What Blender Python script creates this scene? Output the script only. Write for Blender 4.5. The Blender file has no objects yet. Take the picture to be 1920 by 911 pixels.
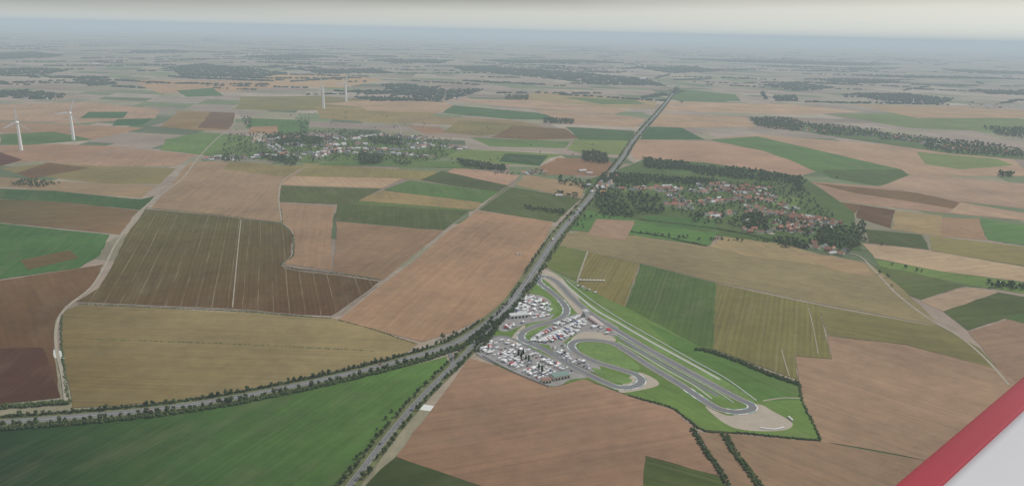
import bpy, bmesh, math, random
import numpy as np
from mathutils import Vector, Matrix
random.seed(7); rng = np.random.default_rng(7)
scene = bpy.context.scene
COL = scene.collection
# ------------------------------------------------------------------ survey
CH = 500.0; FPX = 1450.0
PIT = math.atan((455.5-58)/FPX); ROL = math.radians(1.3)
Fw = Vector((0, math.cos(PIT), -math.sin(PIT)))
R0 = Vector((1, 0, 0)); U0 = Vector((0, math.sin(PIT), math.cos(PIT)))
Rt = R0*math.cos(ROL)+U0*math.sin(ROL); Up = -R0*math.sin(ROL)+U0*math.cos(ROL)
def g(u, v, z=0.0):
    d = Fw*FPX + Rt*(u-960) + Up*(455.5-v)
    if d.z > -12: d.z = -12
    t = (z-CH)/d.z
    return (d.x*t, d.y*t)
def G(pts): return [g(*p) for p in pts]
def slant(x, y, z=0): return math.sqrt(x*x+y*y+(CH-z)**2)
def vpix(x, y, z):
    d = Vector((x, y, z-CH)); w = d.dot(Fw)
    return 455.5-FPX*d.dot(Up)/w
def s2l(c):
    c = c/255.0
    return c/12.92 if c <= 0.04045 else ((c+0.055)/1.055)**2.4
HAZE = (0.425, 0.500, 0.545); SIG = 6.0e-5; ILL = 0.90
def alb(c, s):
    T = math.exp(-SIG*s)
    a = [max(0.008, (s2l(c[i])-HAZE[i]*(1-T)*(0.84, 0.82, 0.88)[i])/T/ILL) for i in range(3)]
    l = .3*a[0]+.55*a[1]+.15*a[2]
    a = [q*.82+l*.18 for q in a]
    a[2] = max(a[2], l*.30)
    return a
# ------------------------------------------------------------------ materials
def newmat(name):
    m = bpy.data.materials.new(name); m.use_nodes = True
    nt = m.node_tree; b = nt.nodes['Principled BSDF']
    return m, nt, b
def flat(name, c, rough=0.8, var=0.12, scale=0.6, metal=0.0):
    m, nt, b = newmat(name)
    N = nt.nodes; L = nt.links
    tc = N.new('ShaderNodeTexCoord'); no = N.new('ShaderNodeTexNoise')
    no.inputs['Scale'].default_value = scale; no.inputs['Detail'].default_value = 2
    L.new(tc.outputs['Object'], no.inputs['Vector'])
    mr = N.new('ShaderNodeMapRange'); mr.inputs[3].default_value = 1-var; mr.inputs[4].default_value = 1+var
    L.new(no.outputs['Fac'], mr.inputs[0])
    vm = N.new('ShaderNodeVectorMath'); vm.operation = 'SCALE'; vm.inputs[0].default_value = c[:3]
    L.new(mr.outputs[0], vm.inputs['Scale']); L.new(vm.outputs[0], b.inputs['Base Color'])
    b.inputs['Roughness'].default_value = rough; b.inputs['Metallic'].default_value = metal
    b.inputs['Specular IOR Level'].default_value = 0.25
    return m
def mth(nt, op, a, b=None, c=None):
    n = nt.nodes.new('ShaderNodeMath'); n.operation = op
    for i, x in enumerate((a, b, c)):
        if x is None: continue
        if isinstance(x, (int, float)): n.inputs[i].default_value = x
        else: nt.links.new(x, n.inputs[i])
    return n.outputs[0]
def comb(nt, x, y, z):
    n = nt.nodes.new('ShaderNodeCombineXYZ')
    for i, q in enumerate((x, y, z)):
        if isinstance(q, (int, float)): n.inputs[i].default_value = q
        else: nt.links.new(q, n.inputs[i])
    return n.outputs[0]
def noise(nt, vec, scale, detail=4, rough=0.55):
    n = nt.nodes.new('ShaderNodeTexNoise'); n.inputs['Scale'].default_value = scale
    n.inputs['Detail'].default_value = detail; n.inputs['Roughness'].default_value = rough
    nt.links.new(vec, n.inputs['Vector']); return n.outputs['Fac']
def field_material():
    m, nt, b = newmat('farmland_soil_and_crop')
    N = nt.nodes; L = nt.links
    geo = N.new('ShaderNodeNewGeometry')
    col = N.new('ShaderNodeAttribute'); col.attribute_name = 'Col'
    dr = N.new('ShaderNodeAttribute'); dr.attribute_name = 'Dir'
    sp = N.new('ShaderNodeSeparateXYZ'); L.new(geo.outputs['Position'], sp.inputs[0])
    sd = N.new('ShaderNodeSeparateXYZ'); L.new(dr.outputs['Vector'], sd.inputs[0])
    X, Y = sp.outputs[0], sp.outputs[1]; nx, ny, tr = sd.outputs
    s = mth(nt, 'ADD', mth(nt, 'MULTIPLY', X, nx), mth(nt, 'MULTIPLY', Y, ny))
    t = mth(nt, 'SUBTRACT', mth(nt, 'MULTIPLY', Y, nx), mth(nt, 'MULTIPLY', X, ny))
    n1 = noise(nt, geo.outputs['Position'], 0.0045, 3)
    n2 = noise(nt, geo.outputs['Position'], 0.04, 6, 0.7)
    n3 = noise(nt, comb(nt, mth(nt, 'MULTIPLY', s, 0.10), mth(nt, 'MULTIPLY', t, 0.0035), 0.0), 1.0, 4, 0.7)
    f = mth(nt, 'ADD', mth(nt, 'MULTIPLY', mth(nt, 'SUBTRACT', n1, 0.5), 0.8), 1.0)
    f = mth(nt, 'ADD', f, mth(nt, 'MULTIPLY', mth(nt, 'SUBTRACT', n2, 0.5), 0.65))
    f = mth(nt, 'ADD', f, mth(nt, 'MULTIPLY', mth(nt, 'SUBTRACT', n3, 0.5), 0.7))
    rows = mth(nt, 'SINE', mth(nt, 'ADD', mth(nt, 'MULTIPLY', s, 0.66), mth(nt, 'MULTIPLY', n1, 3.0)))
    f = mth(nt, 'ADD', f, mth(nt, 'MULTIPLY', mth(nt, 'MULTIPLY', rows, n2), mth(nt, 'MULTIPLY', mth(nt, 'MINIMUM', tr, 0.5), 0.30)))
    vm = N.new('ShaderNodeVectorMath'); vm.operation = 'SCALE'
    L.new(col.outputs['Color'], vm.inputs[0]); L.new(f, vm.inputs['Scale'])
    mix = N.new('ShaderNodeMix'); mix.data_type = 'RGBA'
    mr = N.new('ShaderNodeMapRange'); mr.inputs[1].default_value = 0.5; mr.inputs[2].default_value = 0.8; mr.inputs[4].default_value = 0.32
    L.new(noise(nt, comb(nt, mth(nt, 'MULTIPLY', s, 0.02), mth(nt, 'MULTIPLY', t, 0.006), 9.0), 1.0, 4, .65), mr.inputs[0])
    L.new(mr.outputs[0], mix.inputs['Factor']); L.new(vm.outputs[0], mix.inputs[6]); mix.inputs[7].default_value = (0.21, 0.18, 0.115, 1)
    fr = mth(nt, 'FRACT', mth(nt, 'DIVIDE', mth(nt, 'ADD', s, mth(nt, 'MULTIPLY', n1, 6.0)), 27.0))
    a = mth(nt, 'LESS_THAN', mth(nt, 'ABSOLUTE', mth(nt, 'SUBTRACT', fr, 0.5)), 0.024)
    lines = mth(nt, 'MULTIPLY', a, tr)
    brk = N.new('ShaderNodeMapRange'); brk.inputs[1].default_value = 0.36; brk.inputs[2].default_value = 0.66
    L.new(noise(nt, comb(nt, mth(nt, 'MULTIPLY', s, 0.03), mth(nt, 'MULTIPLY', t, 0.008), 2.0), 1.0, 2), brk.inputs[0])
    lines = mth(nt, 'MULTIPLY', mth(nt, 'MULTIPLY', lines, brk.outputs[0]), 0.7)
    mx2 = N.new('ShaderNodeMix'); mx2.data_type = 'RGBA'
    L.new(lines, mx2.inputs['Factor']); L.new(mix.outputs[2], mx2.inputs[6]); mx2.inputs[7].default_value = (0.30, 0.26, 0.165, 1)
    L.new(mx2.outputs[2], b.inputs['Base Color'])
    b.inputs['Roughness'].default_value = 0.95; b.inputs['Specular IOR Level'].default_value = 0.1
    return m
M_FIELD = field_material()
def foliage(name, c1, c2):
    m, nt, b = newmat(name); N = nt.nodes; L = nt.links
    geo = N.new('ShaderNodeNewGeometry'); oi = N.new('ShaderNodeObjectInfo')
    n = noise(nt, geo.outputs['Position'], 0.12, 3, 0.7)
    k = mth(nt, 'ADD', mth(nt, 'MULTIPLY', geo.outputs['Random Per Island'], 0.55), mth(nt, 'MULTIPLY', n, 0.55))
    k = mth(nt, 'ADD', k, mth(nt, 'MULTIPLY', mth(nt, 'SUBTRACT', oi.outputs['Random'], 0.5), 0.3))
    mix = N.new('ShaderNodeMix'); mix.data_type = 'RGBA'; L.new(k, mix.inputs['Factor'])
    mix.inputs[6].default_value = (*c1, 1); mix.inputs[7].default_value = (*c2, 1)
    L.new(mix.outputs[2], b.inputs['Base Color']); b.inputs['Roughness'].default_value = 0.9
    b.inputs['Specular IOR Level'].default_value = 0.15
    return m
M_LEAF = foliage('leaf_green', (0.028, 0.046, 0.020), (0.095, 0.125, 0.045))
M_LEAFD = foliage('far_leaf_green', (0.028, 0.044, 0.024), (0.065, 0.085, 0.042))
M_BARK = flat('bark', (0.09, 0.07, 0.05))
def surf(name, c, var=0.25, s1=0.02, s2=0.5):
    m, nt, b = newmat(name); N = nt.nodes; L = nt.links
    geo = N.new('ShaderNodeNewGeometry')
    n1 = noise(nt, geo.outputs['Position'], s1, 3); n2 = noise(nt, geo.outputs['Position'], s2, 3, 0.7)
    f = mth(nt, 'ADD', mth(nt, 'MULTIPLY', mth(nt, 'SUBTRACT', mth(nt, 'ADD', n1, n2), 1.0), var*2), 1.0)
    vm = N.new('ShaderNodeVectorMath'); vm.operation = 'SCALE'; vm.inputs[0].default_value = c
    L.new(f, vm.inputs['Scale']); L.new(vm.outputs[0], b.inputs['Base Color']); b.inputs['Roughness'].default_value = 0.9
    b.inputs['Specular IOR Level'].default_value = 0.2
    return m
M_ROAD = surf('road_asphalt', (0.175, 0.175, 0.175)); M_TRACK = surf('race_asphalt', (0.18, 0.182, 0.188))
M_VERGE = surf('verge_grass', (0.13, 0.145, 0.06), 0.5, 0.03, 0.2); M_GRASS = surf('mown_grass', (0.14, 0.225, 0.06), 0.4, 0.02, 0.15)
M_GRAV = surf('gravel', (0.40, 0.35, 0.28), 0.2, 0.04, 0.4); M_PATH = surf('chalk_track', (0.34, 0.30, 0.235), 0.3, 0.03, 0.3)
M_PAVE = surf('paddock_tarmac', (0.28, 0.27, 0.26), 0.35, 0.04, 0.3)
M_DRY = surf('dry_verge', (0.24, 0.21, 0.14), 0.4, 0.03, 0.3)
M_MARK = flat('road_paint', (0.75, 0.75, 0.72)); M_WHITE = flat('white_paint', (0.78, 0.78, 0.78), 0.4, 0.05)
M_TURQ = flat('turquoise_paint', (0.20, 0.40, 0.38)); M_CONC = flat('pale_concrete', (0.45, 0.44, 0.41), 0.9)
M_GLASS = flat('dark_glass', (0.03, 0.035, 0.04), 0.15); M_TYRE = flat('rubber', (0.02, 0.02, 0.02))
M_RED = flat('red_paint', (0.50, 0.035, 0.04), 0.35, 0.05); M_STEEL = flat('galvanised_steel', (0.4, 0.41, 0.42), 0.5)
# ------------------------------------------------------------------ helpers
def tag(o, label=None, cat=None, group=None, kind=None):
    if label: o['label'] = label
    if cat: o['category'] = cat
    if group: o['group'] = group
    if kind: o['kind'] = kind
    return o
def addobj(name, me):
    o = bpy.data.objects.new(name, me); COL.objects.link(o); return o
def fast_mesh(name, V, Fc, mats, midx=None):
    me = bpy.data.meshes.new(name); k = Fc.shape[1]
    me.vertices.add(len(V)); me.vertices.foreach_set('co', np.asarray(V, dtype=np.float32).ravel())
    me.loops.add(len(Fc)*k); me.loops.foreach_set('vertex_index', Fc.astype(np.int32).ravel())
    me.polygons.add(len(Fc)); me.polygons.foreach_set('loop_start', np.arange(0, len(Fc)*k, k, dtype=np.int32))
    for m in mats: me.materials.append(m)
    if midx is not None: me.polygons.foreach_set('material_index', midx.astype(np.int32))
    me.update(calc_edges=True); return me
def set_attr(me, name, typ, arr):
    a = me.attributes.new(name, typ, 'CORNER')
    a.data.foreach_set('color' if typ == 'FLOAT_COLOR' else 'vector', np.asarray(arr, dtype=np.float32).ravel())
class MB:
    def __init__(s): s.v = []; s.f = []; s.m = []
    def add(s, vs, fs, mat):
        o = len(s.v); s.v += [tuple(p) for p in vs]; s.f += [tuple(i+o for i in f) for f in fs]; s.m += [mat]*len(fs)
    def box(s, cx, cy, z0, sx, sy, sz, mat, top=1.0):
        a, b = sx/2, sy/2; q = []
        for z, k in ((z0, 1.0), (z0+sz, top)):
            q += [(cx-a*k, cy-b*k, z), (cx+a*k, cy-b*k, z), (cx+a*k, cy+b*k, z), (cx-a*k, cy+b*k, z)]
        s.add(q, [(3, 2, 1, 0), (4, 5, 6, 7), (0, 1, 5, 4), (1, 2, 6, 5), (2, 3, 7, 6), (3, 0, 4, 7)], mat)
    def ext(s, prof, axis, a0, a1, mat):
        n = len(prof)
        P = lambda p, a: (a, p[0], p[1]) if axis == 'x' else (p[0], a, p[1])
        vs = [P(p, a0) for p in prof]+[P(p, a1) for p in prof]
        fs = [tuple(range(n)), tuple(range(2*n-1, n-1, -1))]+[(i, (i+1) % n, n+(i+1) % n, n+i) for i in range(n)]
        s.add(vs, fs, mat)
    def tube(s, p0, p1, r0, r1, mat, n=8):
        p0 = Vector(p0); p1 = Vector(p1); d = (p1-p0).normalized()
        a = d.orthogonal().normalized(); b = d.cross(a)
        vs = []
        for p, r in ((p0, r0), (p1, r1)):
            for i in range(n):
                t = 2*math.pi*i/n; vs.append(p+a*(r*math.cos(t))+b*(r*math.sin(t)))
        s.add(vs, [tuple(range(n-1, -1, -1)), tuple(range(n, 2*n))]+[(i, (i+1) % n, n+(i+1) % n, n+i) for i in range(n)], mat)
    def raw(s, V, Fc, mat): s.add([tuple(map(float, p)) for p in V], [tuple(map(int, f)) for f in Fc], mat)
    def mesh(s, name):
        me = bpy.data.meshes.new(name); me.from_pydata(s.v, [], s.f)
        ms = []
        for m in s.m:
            if m not in ms: ms.append(m)
        for m in ms: me.materials.append(m)
        me.polygons.foreach_set('material_index', [ms.index(m) for m in s.m]); me.update(); return me
class Proto:
    def __init__(s, name, parts):
        s.name = name; s.parts = [(n, b.mesh(n)) for n, b in parts]
        j = MB()
        for n, b in parts:
            o = len(j.v); j.v += b.v; j.f += [tuple(i+o for i in f) for f in b.f]; j.m += b.m
        s.joined = j; s.jm = j.mesh(name)
    def place(s, x, y, z, rot, sc=1.0, detailed=False, label='', cat='', group=None):
        if not isinstance(sc, (tuple, list)): sc = (sc, sc, sc)
        o = bpy.data.objects.new(s.name, None if detailed else s.jm); COL.objects.link(o)
        o.location = (x, y, z); o.rotation_euler = (0, 0, rot); o.scale = sc
        if detailed:
            o.empty_display_size = 1
            for n, me in s.parts:
                c = bpy.data.objects.new(n, me); COL.objects.link(c); c.parent = o
        tag(o, label, cat, group); return o
def smooth(P, step=8.0, closed=False):
    P = [Vector(p) for p in P]; n = len(P); out = []
    rngi = range(n if closed else n-1)
    for i in rngi:
        if closed: a, b, c, d = P[(i-1) % n], P[i], P[(i+1) % n], P[(i+2) % n]
        else: b, c = P[i], P[i+1]; a = P[i-1] if i > 0 else b*2-c; d = P[i+2] if i+2 < n else c*2-b
        k = max(1, int((c-b).length/step)); k = min(k, 40)
        for j in range(k):
            t = j/k; t2 = t*t; t3 = t2*t
            out.append(0.5*((2*b)+(c-a)*t+(2*a-5*b+4*c-d)*t2+(3*b-a-3*c+d)*t3))
    if not closed: out.append(P[-1])
    return out
def offs(P, d, closed=False):
    out = []; n = len(P)
    for i in range(n):
        a = P[(i-1) % n] if closed or i > 0 else P[i]; b = P[(i+1) % n] if closed or i < n-1 else P[i]
        t = (b-a).normalized() if (b-a).length > 0 else Vector((0, 1)); out.append(P[i]+Vector((-t.y, t.x))*d)
    return out
def strip_mb(mb, P, d0, d1, z, mat, closed=False, mat2=None, every=1):
    A = offs(P, d0, closed); B = offs(P, d1, closed); n = len(P)
    vs = [(p.x, p.y, z) for p in A]+[(p.x, p.y, z) for p in B]
    for i in range(n if closed else n-1):
        j = (i+1) % n
        m = mat2 if (mat2 and (i//every) % 2) else mat
        mb.add([vs[i], vs[j], vs[n+j], vs[n+i]], [(0, 1, 2, 3)], m)
def strip(name, P, d0, d1, z, mat, closed=False, kind='structure', **kw):
    mb = MB(); strip_mb(mb, P, d0, d1, z, mat, closed, **kw)
    o = addobj(name, mb.mesh(name)); tag(o, kind=kind); return o
def resamp(P, step):
    out = []; acc = 0.0; nxt = 0.0
    for i in range(len(P)-1):
        L = (P[i+1]-P[i]).length
        while nxt <= acc+L and L > 0:
            t = (nxt-acc)/L; out.append((P[i].lerp(P[i+1], t), (P[i+1]-P[i]).normalized())); nxt += step
        acc += L
    return out
def inpoly(x, y, P):
    c = False; n = len(P); j = n-1
    for i in range(n):
        xi, yi = P[i]; xj, yj = P[j]
        if (yi > y) != (yj > y) and x < (xj-xi)*(y-yi)/(yj-yi)+xi: c = not c
        j = i
    return c
def scatter(px, sp, jit=0.8, prob=1.0):
    P = G(px); xs = [p[0] for p in P]; ys = [p[1] for p in P]; out = []
    x = min(xs)
    while x < max(xs):
        y = min(ys)
        while y < max(ys):
            a = x+random.uniform(-.5, .5)*sp*jit; b = y+random.uniform(-.5, .5)*sp*jit
            if random.random() < prob and inpoly(a, b, P): out.append((a, b))
            y += sp
        x += sp
    return out
# ------------------------------------------------------------------ ground: patchwork sheet
PAL = [((.31, .245, .195), 28), ((.34, .285, .22), 20), ((.25, .23, .15), 19), ((.15, .185, .09), 13), ((.11, .14, .07), 9), ((.26, .20, .155), 11)]
def pick():
    r = random.uniform(0, 100)
    for c, w in PAL:
        r -= w
        if r <= 0: return c
    return PAL[0][0]
cells = []
def bsp(q, dep):
    cx = sum(p[0] for p in q)/4; cy = sum(p[1] for p in q)/4
    e = [math.hypot(q[(i+1) % 4][0]-q[i][0], q[(i+1) % 4][1]-q[i][1]) for i in range(4)]
    d = math.hypot(cx, cy); tgt = 270+0.014*d
    vis = cy > -500 and abs(cx) < 0.85*max(cy, 0)+2500+max(e)
    a = (e[0]+e[2])/2; b = (e[1]+e[3])/2
    if dep > 40 or (not vis and max(a, b) < 20000) or (vis and a*b < tgt*tgt*random.uniform(0.35, 1.9)):
        cells.append(q); return
    L = lambda p, r, t: (p[0]+(r[0]-p[0])*t, p[1]+(r[1]-p[1])*t)
    t = random.uniform(.33, .67); s = t+random.uniform(-.08, .08)
    if a*random.uniform(.45, 1.3) > b:
        m = L(q[0], q[1], t); n = L(q[3], q[2], s); bsp([q[0], m, n, q[3]], dep+1); bsp([m, q[1], q[2], n], dep+1)
    else:
        m = L(q[1], q[2], t); n = L(q[0], q[3], s); bsp([q[0], q[1], m, n], dep+1); bsp([n, m, q[2], q[3]], dep+1)
S = 88000
bsp([(-S, -9000), (S, -9000), (S*0.98, S), (-S, S*0.97)], 0)
def sk(p): return (p[0]+0.22*p[1]*math.exp(-((p[1]-3000)/30000)**2), p[1]-0.10*p[0]*math.exp(-(p[0]/30000)**2))
V = []; Fc = []; C = []; D = []
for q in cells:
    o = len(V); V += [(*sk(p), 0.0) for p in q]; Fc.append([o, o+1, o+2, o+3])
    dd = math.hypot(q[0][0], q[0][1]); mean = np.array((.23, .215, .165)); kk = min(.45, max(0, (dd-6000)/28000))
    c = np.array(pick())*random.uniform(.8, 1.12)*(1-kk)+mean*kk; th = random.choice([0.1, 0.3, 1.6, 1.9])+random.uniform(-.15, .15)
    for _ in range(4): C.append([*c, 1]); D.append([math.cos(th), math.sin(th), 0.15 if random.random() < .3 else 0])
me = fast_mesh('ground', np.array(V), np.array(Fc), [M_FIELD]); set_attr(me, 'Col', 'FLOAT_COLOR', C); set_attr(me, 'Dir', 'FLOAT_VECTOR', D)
tag(addobj('ground', me), kind='structure')
# ------------------------------------------------------------------ fields
FZ = [0.05]; fr_ = random.Random(3)
def rough_edge(P, s):
    out = []; n = len(P); amp = 1.6 if s < 2600 else 3.0
    for i in range(n):
        a = Vector(P[i]); b = Vector(P[(i+1) % n]); L = (b-a).length; k = max(1, min(30, int(L/(30 if s < 2600 else 80)))); t = (b-a)/max(L, 1e-6); nn = Vector((-t.y, t.x)); bow = fr_.uniform(-.012, .012)*L
        for j in range(k):
            f = j/k; q = a.lerp(b, f)+nn*(bow*4*f*(1-f)+(fr_.uniform(-amp, amp) if j else 0)); out.append((q.x, q.y))
    return out
def field(px, c, th=None, tram=0.0, c2=None, grad=None, nm='field'):
    P = G(px); cx = sum(p[0] for p in P)/len(P); cy = sum(p[1] for p in P)/len(P)
    s = slant(cx, cy); a1 = np.array(alb(c, s)); a2 = np.array(alb(c2, s)) if c2 else a1
    P = rough_edge(P, s)
    z = FZ[0]; FZ[0] += 0.006
    if th is None: th = random.choice([0.3, 1.9])+random.uniform(-.2, .2)
    elif isinstance(th, tuple):
        A = g(*th[0]); B = g(*th[1]); th = math.atan2(B[1]-A[1], B[0]-A[0])+math.pi/2
    me = bpy.data.meshes.new(nm); me.from_pydata([(p[0], p[1], z) for p in P], [], [tuple(range(len(P)))]); me.update()
    if me.polygons[0].normal.z < 0: me.flip_normals()
    me.materials.append(M_FIELD); Cc = []
    for l in me.loops:
        v = me.vertices[l.vertex_index].co
        k = 0
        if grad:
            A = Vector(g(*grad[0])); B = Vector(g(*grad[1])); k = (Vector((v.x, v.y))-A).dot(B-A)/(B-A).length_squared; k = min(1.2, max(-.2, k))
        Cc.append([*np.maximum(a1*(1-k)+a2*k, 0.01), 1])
    set_attr(me, 'Col', 'FLOAT_COLOR', Cc); set_attr(me, 'Dir', 'FLOAT_VECTOR', [[math.cos(th), math.sin(th), tram]]*len(me.loops))
    tag(addobj(nm, me), kind='structure')
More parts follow.
